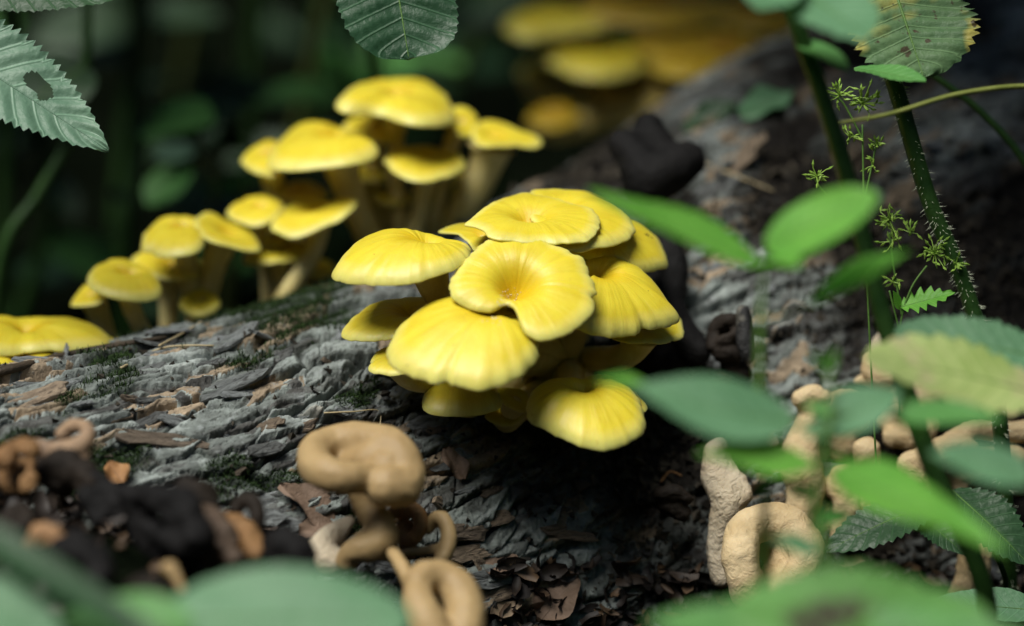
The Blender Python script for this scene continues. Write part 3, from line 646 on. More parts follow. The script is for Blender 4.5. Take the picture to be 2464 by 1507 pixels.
for i, (lab, ol, fu, dp, a, m, kw) in enumerate([
 ('far blurred yellow mushroom highest over the dark hollow', [(1208,68),(1240,35),(1320,14),(1400,28),(1468,52),(1450,75),(1350,82),(1260,90)], (1340,45), 118, .28, 0, dict(dome=.2, dep=.04)),
 ('far blurred pale yellow mushroom above the jagged grey bark', [(1302,132),(1340,104),(1440,98),(1540,118),(1570,150),(1520,177),(1430,192),(1350,172)], (1450,135), 116, .33, 0, dict(dome=.16, dep=.1)),
 ('far blurred thin greenish yellow mushroom beside the pale one', [(1520,106),(1570,87),(1660,87),(1717,106),(1680,127),(1580,130)], (1620,105), 117, .26, 1, dict(dome=.14, dep=.1)),
 ('far blurred brownish yellow mushroom resting against the log top', [(1560,150),(1640,92),(1760,78),(1850,108),(1868,140),(1780,167),(1650,187)], (1730,125), 115, .36, 1, dict(dome=.16, dep=.1)),
 ('far blurred tiny yellow mushroom hanging beside the jagged grey bark', [(1248,172),(1280,147),(1320,160),(1337,187),(1290,197)], (1292,170), 119, .5, 0, dict(dome=.2, dep=.04)),
 ('far blurred ochre mushroom standing tallest over the others', [(1390,30),(1450,-30),(1600,-60),(1710,-20),(1745,40),(1600,62)], (1570,0), 120, .4, 1, dict(dome=.1, dep=.2)),
 ('far blurred dim yellow mushroom low in the dark hollow', [(1268,292),(1300,256),(1370,250),(1388,290),(1320,310)], (1330,280), 114, .45, 1, dict(dome=.16, dep=.06)),
 ('far blurred ochre mushroom between the tallest one and a pale leaf', [(1700,30),(1800,-20),(1890,10),(1925,70),(1820,75)], (1810,30), 119, .4, 1, dict(dome=.14, dep=.12))]):
    b = P(1520 + random.uniform(-70, 70), 330, 116); b[2] = -2
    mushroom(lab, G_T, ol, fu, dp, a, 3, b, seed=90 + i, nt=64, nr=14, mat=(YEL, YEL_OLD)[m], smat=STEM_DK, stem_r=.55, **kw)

# ------------------------------------------------------------------ folded fungi: swept lobes melted together
ICO = None
def ico():
    global ICO
    if ICO is None:
        import bmesh
        bm = bmesh.new(); bmesh.ops.create_icosphere(bm, subdivisions=2, radius=1.0)
        bm.verts.ensure_lookup_table(); ICO = (np.array([v.co[:] for v in bm.verts]), [tuple(v.index for v in f.verts) for f in bm.faces]); bm.free()
    return ICO
def fungus(name, label, cat, group, lobes, mat, voxel=.11, smooth=7, rough=.05, rs=1.2, seed=1, wr=0.0, cuts=()):
    iv, jf = ico(); parts = []; allp = []
    for lobe in lobes:
        pts = np.array([[*P(x, y, d), r] for x, y, d, r in lobe])
        n = max(2, int(np.linalg.norm(np.diff(pts[:, :3], axis=0), axis=1).sum() / (pts[:, 3].mean() * .3))) if len(pts) > 1 else 1
        for q in (crom(pts, n) if len(pts) > 1 else pts):
            parts.append((iv * q[3] + q[:3], jf)); allp.append(q[:3] - np.array([0, 0, q[3]]))
    V, F = join(parts); base = min(allp, key=lambda q: q[2])
    me = bpy.data.meshes.new(name); me.from_pydata(V.tolist(), [], F)
    tmp = bpy.data.objects.new('tmp', me); link(tmp)
    r = tmp.modifiers.new('r', 'REMESH'); r.mode = 'VOXEL'; r.voxel_size = voxel
    s = tmp.modifiers.new('s', 'SMOOTH'); s.factor = .5; s.iterations = smooth
    dg = bpy.context.evaluated_depsgraph_get(); ev = bpy.data.meshes.new_from_object(tmp.evaluated_get(dg))
    nvv = len(ev.vertices); co = np.empty(nvv * 3, np.float32); ev.vertices.foreach_get('co', co); co = co.reshape(-1, 3).astype(float)
    no = np.array([v.normal[:] for v in ev.vertices]); F = [tuple(p.vertices) for p in ev.polygons]
    bpy.data.objects.remove(tmp); bpy.data.meshes.remove(me); bpy.data.meshes.remove(ev)
    k = rough * ((vn3(co * rs + seed * 3.1, seed) - .5) * 2 + (vn3(co * rs * 2.7 + seed, seed + 9) - .5))
    if wr: k = k - wr * np.clip(1 - np.abs(vn3(co * np.array([3.2, 3.2, 6.5]) + seed, seed + 20) - .5) / .10, 0, 1)
    co = co + no * k[:, None]
    o = mk(name, co, F, mat, None, origin=base); tag(o, label, cat, group); return o

G_TAN = 'tan folded fungi on the log'
fungus('folded_tan_fungus', 'tan brain-like folded mushroom on a twisted stalk standing over the bark', 'mushroom', None, [
    [(880,1150,74.9,.48),(838,1152,74.4,.52),(792,1142,74.4,.56),(758,1118,75.1,.58),(762,1088,76.1,.58),(800,1070,76.7,.60),(850,1062,76.7,.64),(905,1068,76.3,.66),(950,1092,75.9,.70),(978,1135,75.5,.62),(970,1172,75.0,.62),(928,1172,74.7,.66)],
    [(850,1120,76.3,.55),(885,1112,75.9,.62),(905,1100,75.9,.6)], [(930,1130,75.6,.72)],
    [(866,1150,76.1,.46),(866,1190,76.1,.38),(885,1225,76.1,.42),(915,1262,75.9,.50),(918,1298,75.7,.54),(885,1316,75.5,.50),(848,1326,75.5,.38),(835,1350,75.7,.36)],
    [(880,1310,75.7,.46),(925,1300,75.9,.44),(925,1330,76.1,.3)]], TAN, .08, 3, .035, 1.5, 3)
fungus('tan_funnel_fungus', 'tan hollow funnel mushroom lying on its side below the folded one', 'mushroom', None, [
    [(1005,1405,73.3,.50),(1030,1388,73.6,.52),(1072,1395,73.8,.56),(1105,1425,73.6,.60),(1120,1470,73.2,.62),(1115,1520,72.8,.66),(1095,1580,72.6,.66)],
    [(1005,1405,73.3,.46),(1005,1445,72.8,.50),(1025,1490,72.4,.58),(1050,1540,72.3,.66),(1090,1590,72.4,.66)], [(1080,1450,74.5,.6),(1090,1520,73.9,.7)],
    [(985,1405,73.7,.24),(965,1360,74.3,.22),(945,1330,75.1,.2)]], TAN, .08, 3, .035, 1.5, 4)
fungus('small_brown_cup_fungus', 'small brown curled cup mushroom beside the twisted stalk', 'mushroom', None, [
    [(945,1235,77.7,.22),(975,1225,77.7,.26),(1005,1235,77.5,.26),(1012,1275,77.3,.26),(985,1300,77.3,.24),(955,1290,77.5,.2)], [(975,1270,77.9,.3),(985,1330,77.7,.28)]], BROWN, .08, 4, .03, 1.8, 5)
fungus('small_tan_hooked_fungus', 'small tan hooked mushroom behind the hollow funnel', 'mushroom', None, [
    [(1030,1275,77.5,.16),(1045,1252,77.5,.24),(1065,1250,77.3,.26),(1080,1285,77.1,.28),(1072,1330,76.9,.28),(1050,1365,76.7,.24)], [(975,1330,77.1,.14),(1020,1325,77.1,.16),(1065,1320,77.1,.2)]], TAN, .08, 4, .03, 1.8, 6)
fungus('cream_root_fungus', 'cream tapering fungus stub leaning under the folded tan mushroom', 'mushroom', None, [
    [(840,1255,76.9,.22),(800,1290,76.7,.40),(770,1320,76.3,.46),(800,1350,76.1,.5),(840,1345,76.1,.34)]], PALE, .09, 5, .04, 1.6, 7)
# right-hand group of wrinkled fungi
G_R = 'wrinkled tan fungi among the green leaves'
fungus('pale_stub_fungus', 'pale upright fungus stub with a white tip next to the rotten wood', 'mushroom', G_R, [
    [(1735,1075,83,.34),(1722,1100,82.8,.52),(1738,1160,82.6,.68),(1752,1210,82.4,.68),(1732,1270,82.4,.42),(1725,1330,82.4,.4),(1735,1390,82.4,.4)], [(1790,1195,82.2,.34),(1775,1160,82.4,.4)]], PALE, .1, 6, .07, 1.3, 8, .02)
fungus('ring_shaped_tan_fungus', 'tan funnel mushroom with a thick rolled ring around a dark hole', 'mushroom', G_R, [
    [(1812,1450,80,.66),(1792,1390,79.8,.66),(1780,1330,79.9,.66),(1790,1282,80.5,.64),(1838,1256,80.9,.64),(1890,1262,80.9,.68),(1928,1298,80.6,.66),(1940,1345,80.2,.60),(1915,1400,80.2,.60),(1870,1440,80.2,.66),(1840,1480,80.2,.7)],
    [(1868,1330,81.6,.6),(1900,1330,81.2,.7),(1870,1400,81,.7)]], TAN_W, .1, 3, .06, 1.5, 9, .025)
fungus('pale_knob_fungus', 'pale knob-headed fungus with an ochre neck behind the leaf stem', 'mushroom', G_R, [
    [(1925,962,84,.36),(1955,950,84,.36),(1985,960,84,.3)], [(1945,965,84.2,.5),(1950,1000,84.2,.4),(1935,1050,84.2,.6),(1925,1110,84,.75),(1940,1170,84,.7),(1930,1240,84,.6)]], TAN_W, .1, 5, .05, 1.5, 10, .03)
fungus('round_fungus_with_hole', 'round wrinkled tan fungus ball with one small dark hole', 'mushroom', G_R, [
    [(2095,868,85,.30),(2130,862,84.8,.34),(2160,880,84.6,.3),(2150,905,84.6,.3),(2115,908,84.6,.4),(2098,888,84.7,.4)], [(2128,890,85.3,.48)]], TAN_W, .09, 3, .03, 1.8, 11, .03)
fungus('thin_pale_fungus_lip', 'thin pale fungus lip rising above the round ball with a hole', 'mushroom', G_R, [
    [(2120,805,86,.1),(2110,825,86,.2),(2115,850,86,.3),(2140,850,86,.36)], [(2130,820,86,.2)]], PALE, .07, 4, .02, 1.6, 12)
fungus('slanting_fungus_arm', 'slanting wrinkled tan fungus arm below the round ball', 'mushroom', G_R, [
    [(2060,920,85.5,.16),(2090,915,85.3,.3),(2150,935,85,.5),(2200,945,85,.55),(2260,950,85,.5),(2330,965,85.2,.5),(2420,990,85.5,.5)], [(2170,960,84.8,.5),(2230,975,84.8,.5)]], TAN_W, .1, 5, .05, 1.5, 13, .035)
fungus('round_brown_fungus_head', 'round rough brown fungus head framed by leaf stalks', 'mushroom', G_R, [
    [(2085,1085,83.5,.52)], [(2085,1095,83.5,.5),(2090,1150,83.8,.4),(2085,1220,84,.4)]], TAN_W, .09, 4, .05, 2.2, 14, .03)
fungus('twisted_tan_fungus_arm', 'twisted tan fungus arm with knobbly end past the tall stem', 'mushroom', G_R, [
    [(2190,1120,83,.5),(2240,1095,83,.5),(2290,1075,83.2,.48),(2330,1080,83.2,.4)], [(2290,1060,83.6,.36),(2340,1035,83.8,.4),(2400,1040,84,.42),(2450,1040,84,.42),(2500,1030,84,.4)], [(2200,1140,83,.5),(2230,1180,83.4,.5)]], TAN_W, .1, 5, .05, 1.5, 15, .035)
fungus('grainy_tan_fungus_stalk', 'grainy tan fungus stalk below the dark leaves by the tall stem', 'mushroom', G_R, [
    [(2330,1270,84,.4),(2345,1330,84,.6),(2335,1390,84,.6),(2315,1450,84,.55)]], TAN_W, .1, 5, .06, 2.4, 16, .03)
fungus('low_brown_fungus_lump', 'low brown fungus lump tucked beneath the slanting arm', 'mushroom', G_R, [
    [(2350,1160,85,.5),(2400,1150,85,.6),(2450,1165,85,.5)], [(2390,1190,85,.5)]], BROWN, .1, 5, .06, 2, 17, .03)
for k, (lab, lob) in enumerate([
    ('plump cream-tan fungus cap between the knob-headed one and the round head', [[(2000,985,85,.5),(2040,975,85,.55),(2060,1010,84.8,.5)], [(2030,1020,85,.6),(2020,1080,85,.55)]]),
    ('curled tan fungus cap with a deep fold beneath the slanting arm', [[(2140,1010,84.6,.5),(2190,1000,84.6,.5),(2230,1025,84.4,.5),(2200,1055,84.2,.45),(2150,1050,84.2,.45)], [(2180,1040,85,.5)]]),
    ('tan fungus stem leaning out below the round rough head', [[(2030,1150,84,.5),(2040,1210,84,.55),(2030,1290,84,.5)], [(2000,1170,84.2,.4)]]),
    ('swollen cream fungus fold pressed under the twisted arm', [[(2280,1130,84,.5),(2330,1120,84,.55),(2390,1110,84,.5),(2440,1105,84,.5)], [(2300,1170,84.2,.5)]]),
    ('curled cream fungus lobes resting on the slanting arm', [[(2290,905,86,.4),(2340,900,86,.5),(2400,915,86,.5),(2450,930,86,.5)], [(2360,940,86,.5)]]),
    ('dull tan fungus stump below the plump cream-tan cap', [[(1880,1180,85,.5),(1900,1130,85,.6),(1890,1060,85.4,.5)], [(1960,1200,84.8,.55),(1990,1250,84.6,.5)]])]):
    fungus('wrinkled_tan_fungus', lab, 'mushroom', G_R, lob, TAN_W, .1, 4, .06, 1.6, 60 + k, .035)
# black withered fungi
G_K = 'withered dark fungi heaped at the foot of the log'
fungus('withered_black_fungus', 'large black withered mushroom curled into a hooked claw', 'mushroom', G_K, [
    [(315,1185,71,.36),(360,1190,70.6,.48),(420,1220,70.2,.52),(465,1265,69.8,.50),(478,1305,69.6,.46),(450,1320,69.6,.3),(400,1300,69.6,.22),(350,1270,69.8,.18)], [(335,1200,71,.5),(350,1260,71,.55),(390,1310,71,.7),(440,1340,70.6,.6)]], BLACK, .1, 5, .18, 1.3, 18, .03)
fungus('withered_capped_fungus', 'black capped mushroom with a ridged brown body beside the hooked claw', 'mushroom', G_K, [
    [(415,1205,72.6,.3),(450,1190,72.4,.46),(490,1215,72.2,.5),(505,1240,72,.36)]], BLACK_B, .1, 4, .18, 1.4, 19, .03)
fungus('ridged_brown_fungus', 'ridged grey-brown withered fungus body below the black cap', 'mushroom', G_K, [
    [(490,1250,71.6,.42),(510,1290,71,.6),(540,1330,70.6,.5),(575,1350,70.4,.2)], [(480,1300,71.2,.5),(500,1350,71,.5)]], soft_material('ridged_brown', (.05, .03, .02), (.14, .10, .07), .6, 0, 40, .8, .003), .1, 4, .20, 1.6, 20, .03)
fungus('dark_hook_fungus', 'small black hook-shaped withered mushroom against the pale bark', 'mushroom', G_K, [
    [(565,1230,73,.22),(585,1205,73,.24),(610,1210,72.8,.26),(620,1250,72.6,.24),(612,1300,72.6,.22),(590,1330,72.4,.3)]], BLACK_B, .08, 4, .04, 1.6, 21)
fungus('brown_wedge_fungus', 'brown folded withered fungus wedge between hook and ridged body', 'mushroom', G_K, [
    [(540,1255,72.8,.34),(580,1270,72.4,.4),(600,1310,72,.38),(620,1340,71.6,.3)], [(560,1300,72.2,.4)]], BROWN, .09, 4, .18, 1.6, 22, .03)
fungus('black_round_fungus', 'black rounded withered mushroom under the tan curled one', 'mushroom', G_K, [
    [(115,1130,73,.4),(150,1118,72.8,.5),(190,1135,72.6,.46),(215,1160,72.2,.44)], [(150,1160,73,.5)]], BLACK_B, .1, 5, .18, 1.3, 23, .03)
fungus('black_knuckle_fungus', 'black knuckled withered mushroom between rounded one and hooked claw', 'mushroom', G_K, [
    [(215,1160,72.4,.36),(250,1180,72,.46),(285,1200,71.6,.46),(300,1240,71.4,.4)], [(225,1200,71.8,.5),(240,1240,71.4,.4)]], BLACK, .1, 4, .19, 1.6, 24, .03)
fungus('tan_curled_fungus', 'tan and grey curled dried mushroom with a hollow end', 'mushroom', G_K, [
    [(80,1072,73.4,.22),(110,1085,73.2,.30),(150,1085,73,.34),(190,1075,73,.32),(212,1050,73.2,.26),(205,1028,73.6,.22),(175,1026,74,.26),(150,1045,74,.26)], [(200,1100,73,.26),(195,1130,73,.2)]], soft_material('dried_tan_fungus', (.16, .11, .08), (.42, .28, .16), .7, .05, 50, .5, .0015), .09, 4, .04, 1.6, 25)
fungus('brown_cup_fungus', 'shrivelled brown cup mushroom with dark inside at the log end', 'mushroom', G_K, [
    [(15,1110,72,.3),(30,1080,72,.26),(60,1070,72,.28),(80,1095,71.8,.26),(78,1140,71.6,.22),(60,1175,71.4,.2)], [(35,1140,73,.6)]], BROWN, .09, 4, .18, 1.6, 26, .03)
fungus('blue_black_fungus', 'blue-black withered mushroom lump partly behind the grass blade', 'mushroom', G_K, [
    [(150,1340,67.4,.42),(190,1325,67.2,.5),(225,1345,67,.5),(235,1380,66.8,.46)], [(170,1370,67.4,.6)]], BLACK, .1, 5, .18, 1.3, 27, .03)
fungus('orange_brown_fungus_stub', 'orange-brown dried fungus stub behind the blue-black lump', 'mushroom', G_K, [
    [(85,1310,68.6,.36),(115,1290,68.6,.42),(148,1300,68.4,.36)]], soft_material('orange_brown_fungus', (.2, .1, .04), (.4, .24, .12), .7, .05, 50, .5, .0015), .09, 4, .18, 1.6, 28, .03)
fungus('black_slab_fungus', 'flat black withered mushroom below the cream fungus stub', 'mushroom', G_K, [
    [(640,1330,71.6,.3),(680,1310,71.6,.46),(720,1335,71.2,.5),(745,1370,71,.4)], [(690,1360,71.4,.5)]], BLACK, .1, 5, .18, 1.3, 29, .03)
fungus('little_tan_button_fungus', 'little tan button mushroom on a short stalk among black lumps', 'mushroom', G_K, [
    [(412,1365,67.6,.2),(425,1390,67.5,.16),(440,1420,67.4,.14)], [(405,1368,67.7,.24)]], TAN, .07, 3, .02, 2, 30)
fungus('grey_ear_fungus', 'grey-brown ear-shaped withered mushroom above the broad bluish leaf', 'mushroom', G_K, [
    [(330,1430,65.6,.26),(370,1415,65.4,.34),(405,1440,65.2,.26)], [(365,1450,65.8,.34)]], BLACK_B, .09, 4, .18, 1.6, 31, .03)
fungus('dark_fold_fungus', 'dark folded withered mushroom low beside the orange-brown stub', 'mushroom', G_K, [
    [(10,1250,70.4,.36),(50,1235,70.4,.4),(70,1265,70,.4),(30,1290,70,.4)]], BLACK_B, .1, 4, .19, 1.6, 32, .03)
# black fungi up on the log
G_U = 'black shrivelled fungi on the log beyond the cluster'
fungus('black_lobed_fungus', 'three-lobed black shrivelled fungus blurred on the bark beyond the cluster', 'mushroom', G_U, [
    [(1500,345,88.4,.6),(1535,390,88,.8),(1560,430,87.6,.8)], [(1560,310,89,.6),(1575,360,88.6,.8)], [(1650,385,88,.7),(1610,410,87.8,.9),(1560,440,87.6,.8)], [(1560,440,88.4,1.0)]], BLACK, .14, 6, .08, 1, 33)
fungus('black_slab_on_bark', 'upright black shrivelled fungus right behind the brown-specked mushroom', 'mushroom', G_U, [
    [(1590,570,86.6,.5),(1615,620,86.2,.6),(1615,680,85.8,.6),(1600,740,85.4,.7),(1640,800,85,.6),(1680,850,84.6,.5)], [(1560,600,87,.6),(1570,680,86.6,.8),(1600,790,86,.9)], [(1600,860,85.4,.8),(1500,850,85.8,.8)]], BLACK, .14, 5, .1, 1.2, 34)
fungus('wrinkled_black_fungus', 'wrinkled black curled fungus on bark beside the drooping cap', 'mushroom', G_U, [
    [(1712,810,84.4,.2),(1728,780,84.4,.3),(1755,768,84.2,.24),(1780,775,84.2,.2)], [(1715,830,84.2,.24),(1750,815,84,.22),(1780,800,84,.2)], [(1735,850,84.2,.34),(1770,850,84.2,.3)], [(1740,790,84.8,.34),(1760,830,84.8,.4)], [(1760,880,84.6,.4),(1790,900,84.6,.3)]], BLACK_B, .08, 3, .06, 2.4, 35, .03)
fungus('white_flecked_fungus', 'black finger-like fungus with white flecks beside the wrinkled one', 'mushroom', G_U, [
    [(1788,752,83.8,.26),(1792,790,83.7,.32),(1795,830,83.6,.32),(1800,858,83.6,.26)]], SPECK, .08, 3, .03, 2.4, 36)
fungus('dark_grey_fungus_lump', 'dark grey wrinkled fungus lump on rotten wood near the pale stub', 'mushroom', G_U, [
    [(1590,1190,82,.26),(1625,1185,82,.28),(1655,1200,82,.22)], [(1600,1215,82.2,.3),(1640,1235,82.2,.34)]], BLACK_B, .08, 3, .06, 2.4, 37, .03)

# ------------------------------------------------------------------ plants
def leaf(parent, base, tip, width, hint, mat, teeth=0, fold=.18, droop=.1, wav=.03, shape=(.75, 1.05), seed=0, midrib=True, name='leaf', vmat=None, tooth=.10, holes=None, side=0.0, ns=13):
    base = np.asarray(base, float); tip = np.asarray(tip, float); X = tip - base; L = np.linalg.norm(X); X = X / L
    Nn = nrm(np.asarray(hint, float) - X * (X @ hint)); Y = np.cross(Nn, X)
    rd = random.Random(seed + 3); ph = [rd.uniform(0, 6.28) for _ in range(4)]
    nt_ = max(28, teeth * 4)
    t = np.linspace(0, 1, nt_ + 1); pa, pb = shape
    w = t ** pa * (1 - t) ** pb; w = w / w.max() * width / 2 + .004 * width
    V = []; at = []
    for i, tt in enumerate(t):
        for s in np.linspace(-1, 1, ns):
            k = 1.0
            if teeth and abs(s) > .7: k = 1 + tooth * ((tt * teeth + (.3 if s > 0 else 0)) % 1.0 - .5) * (abs(s) - .7) / .3 * 2
            y = s * w[i] * k * (1 + .06 * math.sin(tt * 5 + ph[0] + (2 if s > 0 else 0))) + side * L * tt * (1 - tt) * 4 * .1
            z = fold * abs(s) ** 1.2 * w[i] - droop * L * tt * tt + wav * width * math.sin(tt * 9 + ph[1] + s * 2.2) * abs(s) + .012 * width * math.cos((tt - .16 * abs(s)) * 9 * 2 * math.pi) * min(1, abs(s) * 3)
            V.append(base + X * (tt * L) + Y * y + Nn * z); at.append((tt, s, seed % 7 / 7))
    F = grid_faces(nt_ + 1, ns).tolist()
    if holes:
        for (t0, s0, rt, rs_) in holes:
            F = [f for f in F if not (((f[0] // ns) / nt_ - t0) ** 2 / rt ** 2 + (((f[0] % ns) / (ns - 1) * 2 - 1) - s0) ** 2 / rs_ ** 2 < 1)]
    o = mk(name, V, F, mat, parent, attr={'pc': at})
    if midrib:
        ctr = np.array(V).reshape(nt_ + 1, ns, 3)[:, ns // 2, :]; r = np.linspace(.028, .006, nt_ + 1) * width * .6
        v, f = tube(ctr[:-1] - Nn * r[:-1, None] * .2, r[:-1], 6); mk('midrib', v, f, vmat or GSTEM_L, o)
    return o
def stalk(parent, pts, rad, mat=None, name='stem', ns=10, n=None):
    pts = np.asarray(pts, float); n = n or max(10, len(pts) * 7); c = crom(pts, n); rad = np.interp(np.linspace(0, 1, n), np.linspace(0, 1, len(rad)), rad) if hasattr(rad, '__len__') else rad
    v, f = tube(c, rad, ns); return mk(name, v, f, mat or GSTEM, parent), c
def pl(l): return [P(*q) for q in l]
def plant(name, label, cat, base, group=None): return thing(name, base, label, cat, group)

# -- weed with slender leaves in front of the log (blurred)
b0 = on_ground(1835, 66); p = plant('slender_weed', 'blurred young weed with thin stem and bright pointed leaves before the wrinkled fungi', 'plant', b0)
_, c = stalk(p, [b0] + pl([(1838,1300,66),(1830,1000,66),(1828,800,66.2),(1840,640,66.4)]), [.14,.13,.11,.09,.07], GSTEM_L)
top = P(1840, 640, 66.4)
leaf(p, top, P(1405, 476, 65), 1.8, cv(.1, .8, .55), L_BRIGHT, 0, .25, -.05, seed=1, shape=(.8, 1.2))
leaf(p, P(1845, 625, 66.3), P(1925, 632, 64.6), .9, cv(-.2, .85, .4), L_BRIGHT, 0, .2, .05, seed=2)
leaf(p, P(1842, 600, 66.2), P(2108, 462, 64.8), 1.75, cv(-.35, .55, .75), L_BRIGHT, 0, .12, .04, seed=3, shape=(.6, .7))
leaf(p, P(1940, 735, 67), P(2180, 592, 65.5), 1.25, cv(-.2, .8, .5), L_BRIGHT, 0, .2, .06, seed=4)
stalk(p, pl([(1832,770,66.2),(1880,760,66.6),(1940,735,67)]), .05, GSTEM_L, 'leaf_stalk')
# -- lower leaves of the weed thicket
b0 = on_ground(1990, 65); p = plant('broad_leaf_weed', 'blurred leafy weed with bluish and bright green leaves spreading over tan fungi', 'plant', b0)
stalk(p, [b0] + pl([(1985,1420,65),(1960,1250,65),(1975,1100,65),(2000,1000,65),(1990,880,65.5)]), [.12,.11,.1,.08,.06], GSTEM_L)
hub = P(1985, 1040, 65)
def lf(base, tip, w, hint, mat, seed, **kw):
    return leaf(p, P(*base), P(*tip), w, cv(*hint), mat, kw.pop('teeth', 0), seed=seed, **kw)
lf((1915,1015,65.4),(1535,902,64.2), 2.1, (.05,.66,.74), L_TEAL, 11, shape=(.75,1.0), fold=.1, side=.6)
lf((1560,925,65),(1438,905,64.5), .55, (.1,.8,.5), L_BRIGHT, 12)
lf((1985,1030,65),(2170,925,66), 1.5, (-.2,.5,.8), L_TEAL, 13, shape=(.6,.95))
lf((2140,1000,66),(2420,985,66), 1.05, (0,.75,.6), L_MID, 14)
lf((2080,1030,65.6),(1935,1030,65), .9, (0,.7,.6), L_TEAL, 15, shape=(.6,.6))
lf((1960,1120,65),(1690,1070,64), 1.35, (.1,.7,.6), L_BRIGHT, 16, shape=(.8,1.1))
lf((2000,1130,65),(2425,1310,62.5), 2.3, (.25,.8,.55), L_BRIGHT, 17, shape=(.6,1.25), droop=.04)
lf((2480,1150,64),(2250,1075,63.5), 1.5, (-.1,.7,.65), L_TEAL, 18, shape=(.5,.8))
for k, (b_, t_, w_, h_, m_) in enumerate([((1990,900,65.5),(2010,840,65),.35,(0,.4,.9),L_BRIGHT), ((1990,890,65.5),(1950,850,65),.3,(-.2,.5,.8),L_MID), ((1975,1100,65),(2060,1080,66),.7,(0,.7,.6),L_BRIGHT), ((1965,1200,65),(1890,1160,65.5),.6,(0,.7,.6),L_MID),
        ((1962,1260,65),(2060,1220,66),.7,(.1,.7,.6),L_MID), ((2140,1000,66),(2230,1040,66.5),.6,(.1,.7,.6),L_BRIGHT), ((1975,1330,65),(1860,1290,64.5),.7,(0,.7,.7),L_TEAL), ((2000,1000,65),(1930,960,66),.45,(0,.6,.7),L_MID)]): lf(b_, t_, w_, h_, m_, 130 + k)
for q in ([(1985,1040,65),(1950,1030,65.2),(1900,1020,65.4)], [(2000,1000,65),(2080,1000,65.6),(2140,1000,66)], [(1972,1110,65),(1966,1118,65),(1960,1120,65)], [(1972,1110,65),(1985,1122,65),(2000,1130,65)]):
    stalk(p, pl(q), .045, GSTEM_L, 'leaf_stalk')
# -- big pale leaf and the bluish one behind it
b0 = on_ground(2560, 70); p = plant('pale_leaf_weed', 'blurred weed with a pale yellow-green leaf over a bluish serrated leaf', 'plant', b0)
stalk(p, [b0] + pl([(2560,1300,70.5),(2540,1050,71),(2530,880,71.5)]), [.16,.14,.12,.1], GSTEM)
lf((2540,960,70.6),(2105,830,69), 2.2, (-.15,.6,.75), L_PALE, 21, shape=(.6,.55), teeth=9, tooth=.12, fold=.1)
lf((2540,870,73),(2165,775,72.5), 1.8, (0,.55,.8), L_TEAL, 22, shape=(.5,.6), teeth=18, tooth=.1, fold=.1)
# -- bottom big blurred leaf with brown blotches
b0 = on_ground(2060, 57); p = plant('blotched_leaf_weed', 'blurred low weed with a big green leaf marked by brown blotches', 'plant', b0)
stalk(p, [b0] + pl([(2060,1620,59),(2050,1500,60)]), .1, GSTEM_L)
lf((1740,1490,59.5),(2400,1440,60.5), 2.3, (0,.6,.75), L_HOLE, 23, shape=(.5,.6), fold=.12, teeth=10, tooth=.1, wav=.08)
lf((2050,1520,60),(2520,1540,59), 1.6, (0,.7,.7), L_MID, 24, shape=(.5,.7))
lf((1850,1520,59.5),(1560,1480,59), 1.2, (0,.7,.7), L_MID, 25)
# -- dark serrated leaves lower right, in focus
b0 = on_ground(2430, 82); p = plant('dark_serrated_weed', 'dark green serrated leaves growing low among the grainy fungus stalks', 'plant', b0)
stalk(p, [b0] + pl([(2420,1400,82),(2380,1300,82)]), [.12,.1,.08], GSTEM)
lf((2290,1180,81.5),(2490,1350,80), 2.0, (.3,.45,.8), L_DARK, 26, teeth=16, shape=(.6,.8))
lf((2260,1200,82),(1985,1310,81), 1.7, (-.2,.6,.75), L_DARK, 27, teeth=14, shape=(.6,.8))
lf((2200,1230,82),(2330,1330,81), 1.2, (.2,.5,.8), L_DARK, 28, teeth=14)
lf((2500,1470,80),(2240,1440,80), 1.3, (0,.6,.7), L_TEAL, 29, shape=(.5,.7))
stalk(p, pl([(2380,1300,82),(2310,1220,82),(2260,1195,82)]), .06, GSTEM, 'leaf_stalk')
# -- tall dark stem
b0 = on_ground(2400, 75); p = plant('tall_dark_stem_weed', 'tall weed with a thick smooth dark green stem rising past the fungi', 'plant', b0)
_, c = stalk(p, [b0] + pl([(2375,1450,74.6),(2235,1100,74),(2130,780,73.6),(2040,430,73.2),(1975,220,73),(1918,60,72.6),(1880,-120,72),(1850,-330,71)]), [.30,.29,.29,.28,.27,.26,.25,.23,.2], GSTEM, ns=14, n=60)
leaf(p, P(1905, -40, 71), P(2090, 85, 67), 2.3, cv(0, .6, .75), L_TEAL, 12, .1, .02, seed=31, shape=(.5, .6), tooth=.06)
leaf(p, P(1880, -80, 71), P(1830, 20, 67.5), 1.9, cv(0, .7, .7), L_TEAL, 0, .1, .02, seed=36, shape=(.5, .6))
leaf(p, P(1918, 100, 73), P(2045, 158, 71), .9, cv(.1, .7, .6), L_MID, 0, .2, .05, seed=32)
stalk(p, pl([(2160,870,73.8),(2250,1120,74.4),(2330,1350,74.8)]), .1, GSTEM, 'side_stem')
P_TALL = p
